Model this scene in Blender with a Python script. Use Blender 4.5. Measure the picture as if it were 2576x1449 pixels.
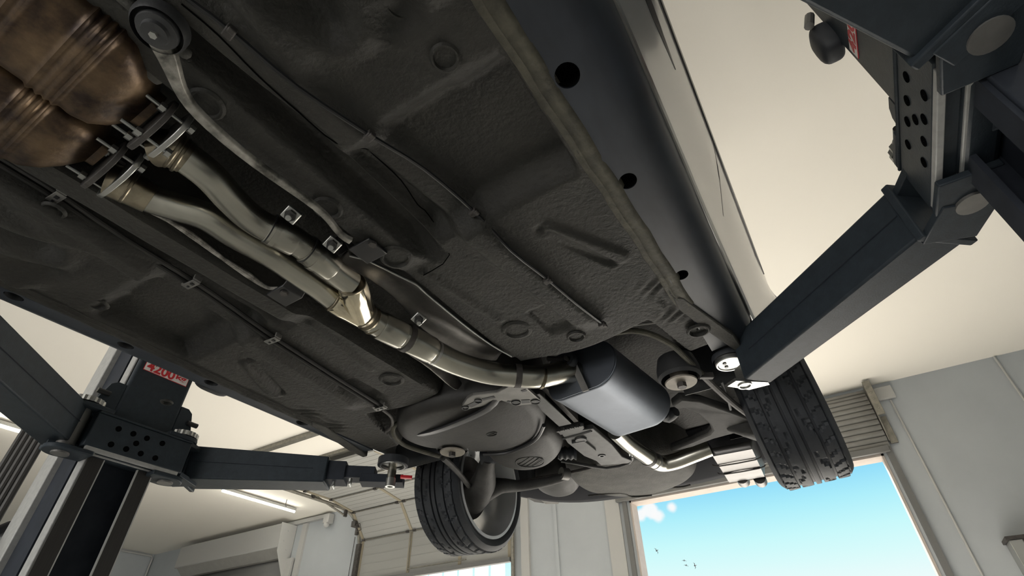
import bpy, bmesh, math, random
import numpy as np
from mathutils import Vector, Matrix, Euler
random.seed(7)
R = math.radians
sc = bpy.context.scene
for o in list(bpy.data.objects):
    bpy.data.objects.remove(o)
COL = sc.collection

# ------------------------------------------------------------------ camera, sky, sun, exposure
EYE = 1.05                      # height of the photographer's phone above the workshop floor
YAW, PITCH, ROLL, FPX = -0.54728, 0.680767, -0.0192757, 1288.907
IW, IH = 2576.0, 1449.0
fw = Vector((math.sin(YAW)*math.cos(PITCH), math.cos(YAW)*math.cos(PITCH), math.sin(PITCH)))
rt0 = Vector((math.cos(YAW), -math.sin(YAW), 0)); up0 = rt0.cross(fw)
rt = rt0*math.cos(ROLL)+up0*math.sin(ROLL); up = -rt0*math.sin(ROLL)+up0*math.cos(ROLL)
cam = bpy.data.cameras.new('camera'); camo = bpy.data.objects.new('camera', cam); COL.objects.link(camo)
cam.sensor_width = 36; cam.sensor_fit = 'HORIZONTAL'; cam.lens = 36*FPX/IW; cam.clip_start = 0.02; cam.clip_end = 400
camo.matrix_world = Matrix(((rt.x, up.x, -fw.x, 0), (rt.y, up.y, -fw.y, 0), (rt.z, up.z, -fw.z, EYE), (0, 0, 0, 1)))
sc.camera = camo

sc.view_settings.view_transform = 'Standard'; sc.view_settings.look = 'None'
sc.view_settings.gamma = 1.0; sc.view_settings.use_curve_mapping = False
sc.view_settings.exposure = 0.95
sc.cycles.use_denoising = True
sc.cycles.max_bounces = 10; sc.cycles.diffuse_bounces = 6; sc.cycles.glossy_bounces = 4
sc.cycles.sample_clamp_indirect = 12

def ray(px, py):
    return rt*((px-IW/2)/FPX) + up*(-(py-IH/2)/FPX) + fw
def at(px, py, z):               # where the line of sight through a photo point meets height z above the eye
    d = ray(px, py); return d*(z/d.z)
def aty(px, py, y):
    d = ray(px, py); return d*(y/d.y)
def atx(px, py, x):
    d = ray(px, py); return d*(x/d.x)

w = bpy.data.worlds.new('sky'); sc.world = w; w.use_nodes = True
nt = w.node_tree; nt.nodes.clear()
def N(t, typ, **k):
    n = t.nodes.new(typ)
    for a, b in k.items(): setattr(n, a, b)
    return n
tc = N(nt, 'ShaderNodeTexCoord'); sep = N(nt, 'ShaderNodeSeparateXYZ'); nt.links.new(tc.outputs['Generated'], sep.inputs[0])
rp = N(nt, 'ShaderNodeValToRGB'); nt.links.new(sep.outputs[2], rp.inputs[0])
els = rp.color_ramp.elements
els[0].position = 0.0; els[0].color = (.95, 1.0, 1.0, 1)
els[1].position = 1.0; els[1].color = (.06, .20, .62, 1)
for p, c in ((.125, (.88, 1.0, 1.0, 1)), (.165, (.72, 1.0, 1.0, 1)), (.20, (.60, .98, 1.0, 1)), (.24, (.44, .89, 1.0, 1)), (.29, (.25, .70, .98, 1)), (.5, (.08, .30, .78, 1))):
    e = els.new(p); e.color = c
ns = N(nt, 'ShaderNodeTexNoise'); ns.inputs['Scale'].default_value = 38; ns.inputs['Detail'].default_value = 4
nt.links.new(tc.outputs['Generated'], ns.inputs['Vector'])
last = rp.outputs[0]
def cloud(dv, rad, soft):
    global last
    d = dv.normalized()
    sub = N(nt, 'ShaderNodeVectorMath', operation='DISTANCE'); nt.links.new(tc.outputs['Generated'], sub.inputs[0]); sub.inputs[1].default_value = d
    ad = N(nt, 'ShaderNodeMath', operation='MULTIPLY_ADD'); nt.links.new(ns.outputs[0], ad.inputs[0]); ad.inputs[1].default_value = rad*1.1; nt.links.new(sub.outputs['Value'], ad.inputs[2])
    mr = N(nt, 'ShaderNodeMapRange', interpolation_type='SMOOTHSTEP'); nt.links.new(ad.outputs[0], mr.inputs[0])
    mr.inputs[1].default_value = rad*1.55+soft; mr.inputs[2].default_value = rad*1.55-soft; mr.inputs[3].default_value = 0; mr.inputs[4].default_value = .95
    mx = N(nt, 'ShaderNodeMix', data_type='RGBA'); nt.links.new(mr.outputs[0], mx.inputs[0]); nt.links.new(last, mx.inputs[6]); mx.inputs[7].default_value = (1.0, 1.0, 1.0, 1)
    last = mx.outputs[2]
for px, py, r in ((1636, 1284, .0135), (1612, 1296, .009), (1655, 1297, .010), (1690, 1276, .008)):
    cloud(ray(px, py), r, .004)
bg = N(nt, 'ShaderNodeBackground'); bg.inputs[1].default_value = .50
nt.links.new(last, bg.inputs[0]); wo = N(nt, 'ShaderNodeOutputWorld'); nt.links.new(bg.outputs[0], wo.inputs[0])

sun = bpy.data.lights.new('sun', 'SUN'); sun.energy = 17; sun.angle = R(.6); sun.color = (1, .945, .86)
suno = bpy.data.objects.new('sun', sun); COL.objects.link(suno)
suno.rotation_euler = Vector((.10, -1, -.80)).to_track_quat('-Z', 'Y').to_euler()

def portal(c, n, sx, sy):        # a doorway the sky shines in through
    l = bpy.data.lights.new('doorway_daylight', 'AREA'); l.shape = 'RECTANGLE'; l.size = sx; l.size_y = sy
    l.cycles.is_portal = True
    o = bpy.data.objects.new('doorway_daylight', l); COL.objects.link(o)
    o.location = Vector(c)+Vector((0, 0, EYE)); o.rotation_euler = Vector(n).to_track_quat('-Z', 'Z').to_euler()
portal((-1.0, 7.60, .6), (0, -1, 0), 3.2, 3.3)
portal((-6.3, 7.60, .3), (0, -1, 0), 3.5, 2.7)
def front_fill(c, n, sx, sy, power):   # added area lamp in an unseen front opening, fills in light from the front
    l = bpy.data.lights.new('front_fill_lamp', 'AREA'); l.shape = 'RECTANGLE'; l.size = sx; l.size_y = sy; l.energy = power; l.color = (1, .97, .93)
    o = bpy.data.objects.new('front_fill_lamp', l); COL.objects.link(o)
    o.location = Vector(c)+Vector((0, 0, EYE)); o.rotation_euler = Vector(n).to_track_quat('-Z', 'Z').to_euler()
front_fill((-1.8, -5.65, .6), (0, 1, 0), 4.4, 3.3, 135)

# ------------------------------------------------------------------ materials
def mat(name, col, rough=.6, metal=0., noise=0., nscale=8., bump=0., bscale=60., col2=None, detail=4., emit=None, estr=0., coat=0., stretch=None, spec=.5):
    m = bpy.data.materials.new(name); m.use_nodes = True
    t = m.node_tree; b = t.nodes['Principled BSDF']
    b.inputs['Base Color'].default_value = (*col, 1); b.inputs['Roughness'].default_value = rough; b.inputs['Metallic'].default_value = metal
    b.inputs['Specular IOR Level'].default_value = spec
    if coat: b.inputs['Coat Weight'].default_value = coat; b.inputs['Coat Roughness'].default_value = .08
    co = N(t, 'ShaderNodeTexCoord'); vec = co.outputs['Object']
    if stretch:
        mp = N(t, 'ShaderNodeMapping'); mp.inputs['Scale'].default_value = stretch; t.links.new(vec, mp.inputs[0]); vec = mp.outputs[0]
    if noise or col2:
        n1 = N(t, 'ShaderNodeTexNoise'); n1.inputs['Scale'].default_value = nscale; n1.inputs['Detail'].default_value = detail; n1.inputs['Roughness'].default_value = .6
        t.links.new(vec, n1.inputs['Vector'])
        r1 = N(t, 'ShaderNodeValToRGB'); t.links.new(n1.outputs[0], r1.inputs[0])
        c2 = col2 or tuple(min(1, c*(1+noise)) for c in col); c1 = col if col2 else tuple(c*(1-noise) for c in col)
        r1.color_ramp.elements[0].position = .35; r1.color_ramp.elements[0].color = (*c1, 1)
        r1.color_ramp.elements[1].position = .68; r1.color_ramp.elements[1].color = (*c2, 1)
        t.links.new(r1.outputs[0], b.inputs['Base Color'])
    if bump:
        n2 = N(t, 'ShaderNodeTexNoise'); n2.inputs['Scale'].default_value = bscale; n2.inputs['Detail'].default_value = 3
        t.links.new(vec, n2.inputs['Vector'])
        bp = N(t, 'ShaderNodeBump'); bp.inputs['Strength'].default_value = bump; bp.inputs['Distance'].default_value = .004
        t.links.new(n2.outputs[0], bp.inputs['Height']); t.links.new(bp.outputs[0], b.inputs['Normal'])
    if emit:
        b.inputs['Emission Color'].default_value = (*emit, 1); b.inputs['Emission Strength'].default_value = estr
    return m
M = dict(
    ceiling=mat('ceiling_paint', (.82, .785, .71), .9, bump=.08, bscale=3),
    wall=mat('wall_paint', (.38, .405, .42), .85, noise=.03, nscale=2),
    floor=mat('floor_concrete', (.54, .535, .52), .55, noise=.15, nscale=2),
    yard=mat('yard_asphalt', (.35, .33, .30), .9, noise=.2, nscale=3),
    pvc=mat('white_plastic', (.40, .40, .385), .5),
    frame=mat('door_frame_paint', (.42, .37, .33), .6, noise=.06, nscale=6),
    slat=mat('shutter_slat', (.29, .285, .265), .45, noise=.05),
    darkslat=mat('dark_shutter', (.13, .13, .125), .5),
    steel_grey=mat('galvanised_rail', (.22, .21, .18), .45, metal=.6, noise=.2, nscale=20),
    doorpanel=mat('door_panel', (.28, .28, .262), .6),
    battens=mat('tan_batten', (.24, .21, .15), .6),
    coat=mat('underbody_coating', (.026, .025, .0215), .66, spec=.35, noise=.28, nscale=7, bump=.8, bscale=95),
    coat2=mat('dusty_underbody', (.060, .058, .052), .7, spec=.35, noise=.3, nscale=9, bump=.5, bscale=140),
    sealer=mat('seam_sealer', (.060, .056, .040), .7, noise=.35, nscale=25, bump=.6, bscale=90),
    plastic=mat('black_plastic', (.028, .029, .030), .5, noise=.2, nscale=14, bump=.1, bscale=200),
    sill=mat('sill_plastic', (.026, .031, .040), .46, spec=.4, noise=.32, nscale=9, stretch=(1, .35, 1)),
    tank=mat('tank_plastic', (.023, .022, .020), .55, spec=.32, noise=.3, nscale=11, bump=.15, bscale=80),
    paint=mat('silver_paint', (.40, .40, .395), .28, metal=.55, coat=.6),
    trim=mat('black_trim', (.012, .012, .013), .35),
    rubber=mat('tyre_rubber', (.026, .029, .034), .62, noise=.2, nscale=12, bump=.1, bscale=120),
    alloy=mat('alloy_rim', (.55, .56, .57), .4, metal=.5),
    iron=mat('dark_iron', (.055, .050, .046), .6, metal=.3, noise=.35, nscale=18, bump=.3, bscale=90),
    dustiron=mat('dusty_arm', (.040, .039, .037), .66, spec=.3, noise=.3, nscale=14, bump=.2, bscale=90),
    exhaust=mat('stainless_pipe', (.47, .455, .40), .27, metal=1., noise=.16, nscale=9, stretch=(1, .4, 1)),
    exhaustnew=mat('shiny_collector', (.80, .72, .55), .12, metal=1., noise=.15, nscale=12),
    weld=mat('weld_bead', (.19, .165, .12), .3, metal=1.),
    heattint=mat('heat_tinted_steel', (.31, .27, .20), .28, metal=1., noise=.4, nscale=16),
    muffler=mat('muffler_steel', (.135, .15, .175), .5, metal=.9, noise=.06, nscale=10),
    cat=mat('heat_browned_converter', (.026, .015, .010), .40, metal=.6, col2=(.17, .112, .062), nscale=15, detail=9, bump=.25, bscale=60), hole=mat('hole_black', (.004, .004, .004), 1., spec=0.), washer=mat('dusty_washer', (.20, .18, .15), .6, metal=.3, noise=.15, nscale=30),
    bright=mat('zinc_steel', (.42, .42, .40), .32, metal=.9),
    shield=mat('heat_shield', (.22, .21, .20), .42, metal=.9, noise=.25, nscale=12, bump=.2, bscale=50),
    foil=mat('bright_shield', (.13, .125, .12), .34, metal=.9, bump=.25, bscale=16),
    alu=mat('cast_aluminium', (.19, .185, .175), .48, metal=.6, noise=.12, nscale=20),
    brace=mat('scraped_brace', (.07, .068, .058), .5, metal=.5, col2=(.42, .40, .36), nscale=26, detail=8),
    flake=mat('flaking_paint', (.055, .05, .042), .6, col2=(.46, .44, .40), nscale=38, detail=8),
    lift=mat('lift_grey_paint', (.027, .035, .043), .5, spec=.22, noise=.12, nscale=40, bump=.12, bscale=220),
    liftdark=mat('lift_dark_steel', (.022, .026, .034), .65, noise=.2, nscale=12, spec=.2),
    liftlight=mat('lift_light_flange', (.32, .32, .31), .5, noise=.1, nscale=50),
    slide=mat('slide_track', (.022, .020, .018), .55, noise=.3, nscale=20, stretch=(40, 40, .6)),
    bumper=mat('bumper_underside', (.016, .017, .021), .8, spec=.12), plate=mat('dusty_plate', (.085, .085, .084), .55, metal=.4, noise=.15, nscale=22),
    white=mat('label_white', (.80, .78, .76), .5), red=mat('label_red', (.55, .02, .03), .45),
    tube=mat('lamp_tube', (.9, .9, .85), .4, emit=(1, .97, .86), estr=20),
    bird=mat('bird_feathers', (.03, .03, .035), .8),
    panelw=mat('facade_panel', (.95, .91, .82), .6), facadewhite=mat('facade_batten', (.9, .9, .9), .6),
    tankmark=mat('moulding_line', (.02, .02, .018), .7),
)

# ------------------------------------------------------------------ mesh helpers (eye-level coordinates; build() lifts by EYE)
LOCAL = []
class MB:
    def __init__(s): s.b = bmesh.new()
    def quad(s, *p):
        return s.b.faces.new([s.b.verts.new(Vector(q)) for q in p])
    def box(s, c, size, rot=None):
        m = Matrix.Translation(Vector(c)) @ ((rot.to_4x4() if rot else Matrix.Identity(4))) @ Matrix.Diagonal((*size, 1))
        bmesh.ops.create_cube(s.b, size=1, matrix=m); return s
    def span(s, a, b):            # box between two corners
        a = Vector(a); b = Vector(b); return s.box((a+b)/2, [abs(v) for v in (b-a)])
    def loft(s, rings, caps=True, closed=True):
        vs = [[s.b.verts.new(Vector(p)) for p in r] for r in rings]
        n = len(vs[0])
        for i in range(len(vs)-1):
            for j in range(n if closed else n-1):
                k = (j+1) % n
                s.b.faces.new((vs[i][j], vs[i][k], vs[i+1][k], vs[i+1][j]))
        if caps and closed:
            s.b.faces.new(list(reversed(vs[0]))); s.b.faces.new(vs[-1])
        return s
    def tube(s, pts, r, seg=14, smooth=4, caps=True, flat=1., upv=(0, 0, 1)):
        pts = [Vector(p) for p in pts]; n = len(pts)
        rr = list(r) if isinstance(r, (list, tuple)) else [r]*n
        P, Q = [], []
        if smooth > 1 and n > 2:
            for i in range(n-1):
                p0 = pts[max(i-1, 0)]; p1 = pts[i]; p2 = pts[i+1]; p3 = pts[min(i+2, n-1)]
                for k in range(smooth):
                    t = k/smooth
                    P.append(.5*((2*p1)+(p2-p0)*t+(2*p0-5*p1+4*p2-p3)*t*t+(3*p1-p0-3*p2+p3)*t**3)); Q.append(rr[i]*(1-t)+rr[i+1]*t)
            P.append(pts[-1]); Q.append(rr[-1])
        else: P, Q = pts, rr
        rings = []; u = None
        for i, p in enumerate(P):
            d = (P[min(i+1, len(P)-1)]-P[max(i-1, 0)]).normalized()
            if u is None:
                u = Vector(upv); u = (u-d*u.dot(d))
                if u.length < 1e-3: u = Vector((1, 0, 0)); u = u-d*u.dot(d)
            else: u = u-d*u.dot(d)
            u.normalize(); v = d.cross(u)
            rings.append([p+(u*math.cos(a)*flat+v*math.sin(a))*Q[i] for a in [2*math.pi*k/seg for k in range(seg)]])
        return s.loft(rings, caps)
    def cyl(s, a, b, r, seg=16, r2=None):
        return s.tube([a, b], [r, r2 if r2 is not None else r], seg, 1)
    def prism(s, poly, off):      # polygon (list of 3D points) pushed along off
        off = Vector(off); return s.loft([[Vector(p) for p in poly], [Vector(p)+off for p in poly]])
    def lathe(s, prof, c, ax, seg=48, fn=None, closed=False):   # prof: (along axis, radius)
        ax = Vector(ax).normalized(); u = ax.orthogonal().normalized(); v = ax.cross(u); c = Vector(c)
        rings = []
        for k in range(seg):
            a = 2*math.pi*k/seg; d = u*math.cos(a)+v*math.sin(a)
            rings.append([c+ax*x+d*(r+(fn(i, k) if fn else 0)) for i, (x, r) in enumerate(prof)])
        vs = [[s.b.verts.new(p) for p in r] for r in rings]; n = len(prof)
        for k in range(seg):
            k2 = (k+1) % seg
            for i in range(n if closed else n-1):
                j = (i+1) % n
                s.b.faces.new((vs[k][i], vs[k][j], vs[k2][j], vs[k2][i]))
        return s
    def sheet(s, fn, us, vs_):
        g = [[s.b.verts.new(Vector(fn(u, v))) for v in vs_] for u in us]
        for i in range(len(us)-1):
            for j in range(len(vs_)-1):
                s.b.faces.new((g[i][j], g[i+1][j], g[i+1][j+1], g[i][j+1]))
        return s
    def blob(s, c, size, rot=None, seg=20, p=2.0):
        m = Matrix.Translation(Vector(c)) @ (rot.to_4x4() if rot else Matrix.Identity(4))
        sg = lambda v, e: math.copysign(abs(v)**e, v)
        rings = []
        for i in range(1, seg):
            t = -math.pi/2+math.pi*i/seg
            rings.append([m @ Vector((size[0]*sg(math.cos(t), 2/p)*sg(math.cos(a), 2/p), size[1]*sg(math.cos(t), 2/p)*sg(math.sin(a), 2/p), size[2]*sg(math.sin(t), 2/p))) for a in [2*math.pi*k/(2*seg) for k in range(2*seg)]])
        return s.loft(rings)
    def build(s, name, material, parent=None, sharp=35, bevel=0., solid=0., subsurf=0, label=None):
        bmesh.ops.remove_doubles(s.b, verts=s.b.verts, dist=1e-6)
        bmesh.ops.recalc_face_normals(s.b, faces=s.b.faces)
        bmesh.ops.translate(s.b, verts=s.b.verts, vec=(0, 0, EYE))
        me = bpy.data.meshes.new(name); s.b.to_mesh(me); s.b.free()
        me.materials.append(M[material] if isinstance(material, str) else material)
        o = bpy.data.objects.new(name, me); COL.objects.link(o)
        if parent is not None:
            q = parent; off = Vector((0, 0, 0))
            while q is not None:
                off += q.location
                if q in LOCAL: off = Vector((0, 0, 0)); break
                q = q.parent
            o.parent = parent; o.location = -off
        if sharp is not None:
            me.shade_smooth(); me.set_sharp_from_angle(angle=R(sharp))
        if solid:
            md = o.modifiers.new('thickness', 'SOLIDIFY'); md.thickness = solid; md.offset = 0
        if bevel:
            md = o.modifiers.new('edges', 'BEVEL'); md.width = bevel; md.segments = 2; md.limit_method = 'ANGLE'; md.angle_limit = R(50)
        if subsurf:
            md = o.modifiers.new('smooth', 'SUBSURF'); md.levels = subsurf; md.render_levels = subsurf
        if label: o['label'] = label
        return o
def thing(name, label, cat, loc, group=None):
    o = bpy.data.objects.new(name, None); COL.objects.link(o); o.empty_display_size = .1
    o.location = Vector(loc)+Vector((0, 0, EYE)); o['label'] = label; o['category'] = cat
    if group: o['group'] = group
    return o
def tag(o, label, cat, group=None):
    o['label'] = label; o['category'] = cat
    if group: o['group'] = group
    return o
def struct(o):
    o['kind'] = 'structure'; return o
def ss(a, b, x):
    t = np.clip((x-a)/(b-a), 0, 1); return t*t*(3-2*t)
def bolt(c, d, r=.009, h=.010, stud=0., name='bolt', parent=None, material='bright'):
    d = Vector(d).normalized(); c = Vector(c); m = MB(); m.tube([c, c+d*h], r, 6, 1)
    if stud: m.cyl(c+d*h*.5, c+d*(h+stud), r*.55, 10)
    return m.build(name, material, parent, 30)

# ------------------------------------------------------------------ the setting
YW, ZC, ZF = 7.45, 3.09, -EYE
XL, XR, YF = -15.4, 3.6, -5.6
struct(MB().span((XL-.2, YF-.2, ZF-.1), (XR+.2, YW+.22, ZF)).build('floor', 'floor'))
struct(MB().span((-60, YW+.22, ZF-.12), (40, 60, ZF-.02)).span((-60, -50, ZF-.12), (40, YF-.2, ZF-.02)).build('ground', 'yard'))
struct(MB().span((XL-.2, YF-.2, ZC), (XR+.2, YW+.22, ZC+.2)).build('ceiling', 'ceiling'))
struct(MB().span((XL-.2, YF-.2, ZF), (XL, YW, ZC)).build('wall_left', 'wall'))
struct(MB().span((XR, YF-.2, ZF), (XR+.2, YW, ZC)).build('wall_right', 'wall'))
m = MB()
def wall_seg(x0, x1, z0=ZF, z1=ZC): m.span((x0, YW, z0), (x1, YW+.2, z1))
wall_seg(XL, -7.98); wall_seg(-4.58, -2.62); wall_seg(.60, XR)
wall_seg(-7.98, -4.58, 2.42, ZC); wall_seg(-2.62, .60, 2.245, ZC)
struct(m.build('wall_back', 'wall'))
m = MB()
for x0, x1, z0 in ((XL, -10.4, ZF), (-6, -4.0, ZF), (.4, XR, ZF), (-10.4, -6, 2.25), (-4.0, .4, 2.25)):
    m.span((x0, YF-.2, z0), (x1, YF, ZC))
struct(m.build('wall_front', 'wall'))

# large open roller shutter door: lined opening, guides, rolled curtain, end bracket
d1 = struct(MB().span((-2.62, YW-.01, ZF), (-2.595, YW+.22, 2.245)).span((.575, YW-.01, ZF), (.60, YW+.22, 2.245)).span((-2.62, YW-.01, 2.22), (.60, YW+.22, 2.245)).build('door_1', 'frame'))
MB().span((-2.72, YW-.05, ZF), (-2.66, YW-.001, 2.40)).span((.635, YW-.05, ZF), (.70, YW-.001, 2.40)).build('guide_rail', 'darkslat', d1)
m = MB().span((-3.0, YW-.03, ZF), (-2.78, YW-.001, 2.75)).build('jamb_board', 'pvc', d1)
m = MB()
prof = [(7.40, 2.30), (7.36, 2.42), (7.33, 2.55), (7.31, 2.68), (7.30, 2.80), (7.32, 2.92), (7.36, 3.02)]
zz = []
for i in range(len(prof)-1):
    (y0, z0), (y1, z1) = prof[i], prof[i+1]
    for k in range(2):
        t0, t1 = k/2, (k+1)/2
        ya, za, yb, zb = y0+(y1-y0)*t0, z0+(z1-z0)*t0, y0+(y1-y0)*t1, z0+(z1-z0)*t1
        zz += [(ya+.014, za), (ya-.004, za+.012), (yb-.004, zb-.012), (yb+.014, zb)]
m.sheet(lambda u, v: (u, zz[int(v)][0], zz[int(v)][1]), [-2.85, .70], range(len(zz)))
MB_o = m.build('rolled_curtain', 'slat', d1, 25, solid=.008)
MB().span((-2.8, 7.36, 2.24), (.68, 7.42, 2.31)).build('bottom_bar', 'darkslat', d1, bevel=.005)
m = MB().prism([(.71, 7.22, 3.05), (.71, 7.42, 3.05), (.71, 7.44, 2.36), (.71, 7.38, 2.36), (.71, 7.24, 2.68)], (.016, 0, 0))
m.span((.71, 7.20, 2.62), (.79, 7.225, 3.06)).span((.72, 7.40, 2.33), (.80, 7.435, 2.66))
for z in (2.98, 2.9, 2.82, 2.7): m.cyl((.75, 7.195, z), (.75, 7.205, z), .012, 10)
m.build('end_bracket', 'steel_grey', d1, 30, bevel=.003)

# half open sectional overhead door: panel run under the ceiling, curved tracks, bottom seal
XA, XB = -7.90, -4.62
d2 = struct(MB().span((-7.98, YW-.01, ZF), (-7.94, YW+.22, 2.42)).span((-4.62, YW-.01, ZF), (-4.58, YW+.22, 2.42)).span((-7.98, YW-.01, 2.39), (-4.58, YW+.22, 2.42)).build('door_2', 'pvc'))
path = [(7.40, 1.72), (7.40, 2.42), (7.03, 2.84), (6.45, 2.93), (5.86, 2.93), (5.22, 2.93)]
for i in range(len(path)-1):
    (y0, z0), (y1, z1) = path[i], path[i+1]
    d = Vector((0, y1-y0, z1-z0)); L = d.length; d.normalize(); nrm = Vector((0, d.z, -d.y))
    mm = MB(); A = Vector((0, y0, z0))
    a = A+d*.006; b = A+d*(L-.006)
    mm.prism([Vector((XA, *a.yz)), Vector((XB, *a.yz)), Vector((XB, *b.yz)), Vector((XA, *b.yz))], nrm*.04)
    for k in range(1, 5):
        q = A+d*(L*k/5)
        mm.prism([Vector((XA+.1, *(q-d*.004).yz)), Vector((XB-.1, *(q-d*.004).yz)), Vector((XB-.1, *(q+d*.004).yz)), Vector((XA+.1, *(q+d*.004).yz))], -nrm*.004)
    pan = mm.build('door_panel', 'doorpanel', d2, 20)
    mb = MB()
    for x in (XA+.02, XA+1.2, XA+2.3, XB-.02):
        mb.prism([Vector((x-.03, *a.yz))-nrm*.012, Vector((x+.03, *a.yz))-nrm*.012, Vector((x+.03, *b.yz))-nrm*.012, Vector((x-.03, *b.yz))-nrm*.012], nrm*.012)
    mb.build('panel_stile', 'battens', pan, 20)
    if i:
        mh = MB()
        for x in (XA+.05, XA+1.12, XA+1.28, XA+2.22, XA+2.38, XB-.05):
            mh.box((x, y0-nrm.y*.02, z0-nrm.z*.02), (.06, .05, .03))
        mh.build('hinge', 'iron', pan, 20)
    if 0 < i < 5:
        MB().tube([Vector((XA, y0, z0))-nrm*.02, Vector((XB, y0, z0))-nrm*.02], .012, 8, 1).build('joint_bar', 'steel_grey', pan)
MB().span((XA, 7.36, 1.68), (XB, 7.44, 1.74)).build('bottom_seal', 'darkslat', d2)
MB().span((XA+1.2, 7.375, 1.80), (XB-.85, 7.40, 1.815)).span((XA+1.2, 7.375, 1.78), (XA+1.215, 7.40, 2.40)).build('inset_door_edge', 'steel_grey', d2)
for x, nm in ((XA-.05, 'track'), (XB+.05, 'track')):
    tr = [(x, 7.37, -.6), (x, 7.37, 2.0), (x, 7.36, 2.40), (x, 7.22, 2.68), (x, 6.98, 2.84), (x, 6.5, 2.88), (x, 4.6, 2.88)]
    to = MB().tube(tr, .03, 8, 3).build('track', 'steel_grey', d2)
    if x < -6:
        MB().tube([(x+.0, 6.95, 2.75), (x, 5.9, 2.99), (x, 4.6, 2.99)], .018, 8, 1).build('track_stay', 'steel_grey', to)
        m = MB()
        for y, z in ((6.1, 2.93), (5.3, 2.94), (6.9, 2.80), (7.25, 2.55)): m.box((x+.02, y, z), (.05, .05, .13))
        m.span((x, 7.1, 2.60), (x+.10, 7.24, 2.70)).span((x-.03, 7.33, 1.75), (x+.06, 7.42, 2.35))
        m.build('roller_bracket', 'iron', to, 20)
        MB().tube([(x+.10, 7.12, 2.62), (x+.2, 7.12, 2.64), (x+.2, 7.18, 2.54), (x+.1, 7.18, 2.52)], .008, 8, 1).build('pull_loop', 'iron', to)
MB().tube([(-8.18, 7.40, -.8), (-8.12, 7.40, 2.35), (-8.1, 7.38, 2.5)], .006, 6, 1).build('pull_cord', 'iron', d2)
# spring gear above the panels
m = MB().cyl((XA, 7.05, 2.93), (XA+1.1, 7.05, 2.97), .012, 8)
m.box((XA+.35, 6.98, 2.93), (.16, .07, .08)); m.box((XA+.75, 7.0, 2.95), (.12, .10, .12)); m.build('release_latch', 'iron', d2, 20)

# left roller shutter with its cover box
d3 = struct(MB().span((-13.6, 7.10, 2.52), (-9.98, 7.44, 2.98)).build('door_3', 'pvc', bevel=.02))
MB().prism([(-13.5, 7.12, 2.52), (-13.5, 7.30, 2.36), (-13.5, 7.44, 2.36), (-13.5, 7.44, 2.52)], (3.52, 0, 0)).build('sloped_cover', 'slat', d3)
m = MB()
zs = np.linspace(-1.05, 2.36, 60)
m.sheet(lambda u, v: (u, 7.41-.018*(0.5+.5*math.cos(v*math.pi)), zs[int(v)]), [-13.1, -10.02], range(60))
m.build('shutter_curtain', 'darkslat', d3, 25, solid=.004)
m = MB().prism([(-9.98, 7.06, 2.98), (-9.98, 7.44, 2.98), (-9.98, 7.44, 1.95), (-9.98, 7.38, 1.95), (-9.98, 7.10, 2.45)], (.02, 0, 0))
m.span((-9.98, 7.37, -1.05), (-9.80, 7.43, 2.35))
for y, z in ((7.25, 2.85), (7.2, 2.65), (7.3, 2.5)): m.cyl((-9.955, y, z), (-9.95, y, z), .018, 10)
m.build('side_cheek', 'pvc', d3, 25, bevel=.004)
struct(MB().span((-10.3, 7.36, 2.99), (-8.96, 7.45, 3.06)).span((-13.4, 7.38, 3.0), (-10.3, 7.45, 3.05)).build('trim_1', 'pvc'))
struct(MB().span((-9.74, 7.40, -1.05), (-9.60, 7.449, 2.98)).build('trim_2', 'pvc'))
struct(MB().span((-4.44, 7.40, -1.05), (-4.30, 7.449, 2.6)).build('trim_3', 'pvc'))
struct(MB().span((-3.86, 7.425, -1.05), (-3.81, 7.449, 3.0)).build('trim_4', 'wall'))
# ceiling cross profiles
struct(MB().span((-9.0, 4.44, 3.03), (-4.0, 4.53, 3.09)).build('trim_5', 'steel_grey'))
struct(MB().span((-9.0, 5.16, 3.04), (-4.0, 5.24, 3.09)).build('trim_6', 'steel_grey'))

# conduits, junction box, sensor, wall box
def conduit(name, pts, label, r=.012):
    o = MB().tube(pts, r, 8, 1); 
    return tag(o.build(name, 'pvc'), label, 'conduit')
conduit('cable_conduit', [(.93, 7.437, 2.85), (.93, 7.437, -.3)], 'thin white conduit running down the wall beside the open shutter door')
conduit('cable_conduit', [(2.09, 7.435, 3.08), (2.09, 7.435, -.3)], 'thin white conduit on the back wall, farthest right from the shutter door')
conduit('cable_conduit', [(-15.36, 5.0, 3.04), (-15.36, 7.36, 3.04), (-15.36, 7.40, 2.98), (-15.36, 7.40, -.3)], 'white conduit bending down the dim far left room corner', .022)
jb = MB().span((.80, 7.39, 2.86), (1.0, 7.44, 3.02)).build('junction_box', 'pvc', bevel=.008); tag(jb, 'small white junction box above the shutter bracket on the wall', 'junction box')
sn = MB().span((-9.02, 7.30, 2.86), (-8.86, 7.44, 3.04)).blob((-8.94, 7.34, 2.84), (.06, .05, .06)).build('motion_sensor', 'pvc', bevel=.01); tag(sn, 'small white sensor box at the ceiling edge between the two doors', 'sensor')
ob = thing('wall_cabinet', 'bare metal cabinet with dark lid on the wall at right picture edge', 'cabinet', (1.6, 7.3, .6))
MB().span((1.24, 7.20, .2), (2.0, 7.44, 1.165)).build('cabinet_body', 'bright', ob, bevel=.006)
MB().span((1.22, 7.17, 1.165), (2.02, 7.445, 1.195)).build('cabinet_lid', 'iron', ob)
MB().span((1.345, 7.185, .2), (1.365, 7.20, 1.165)).build('door_edge', 'iron', ob)

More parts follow.
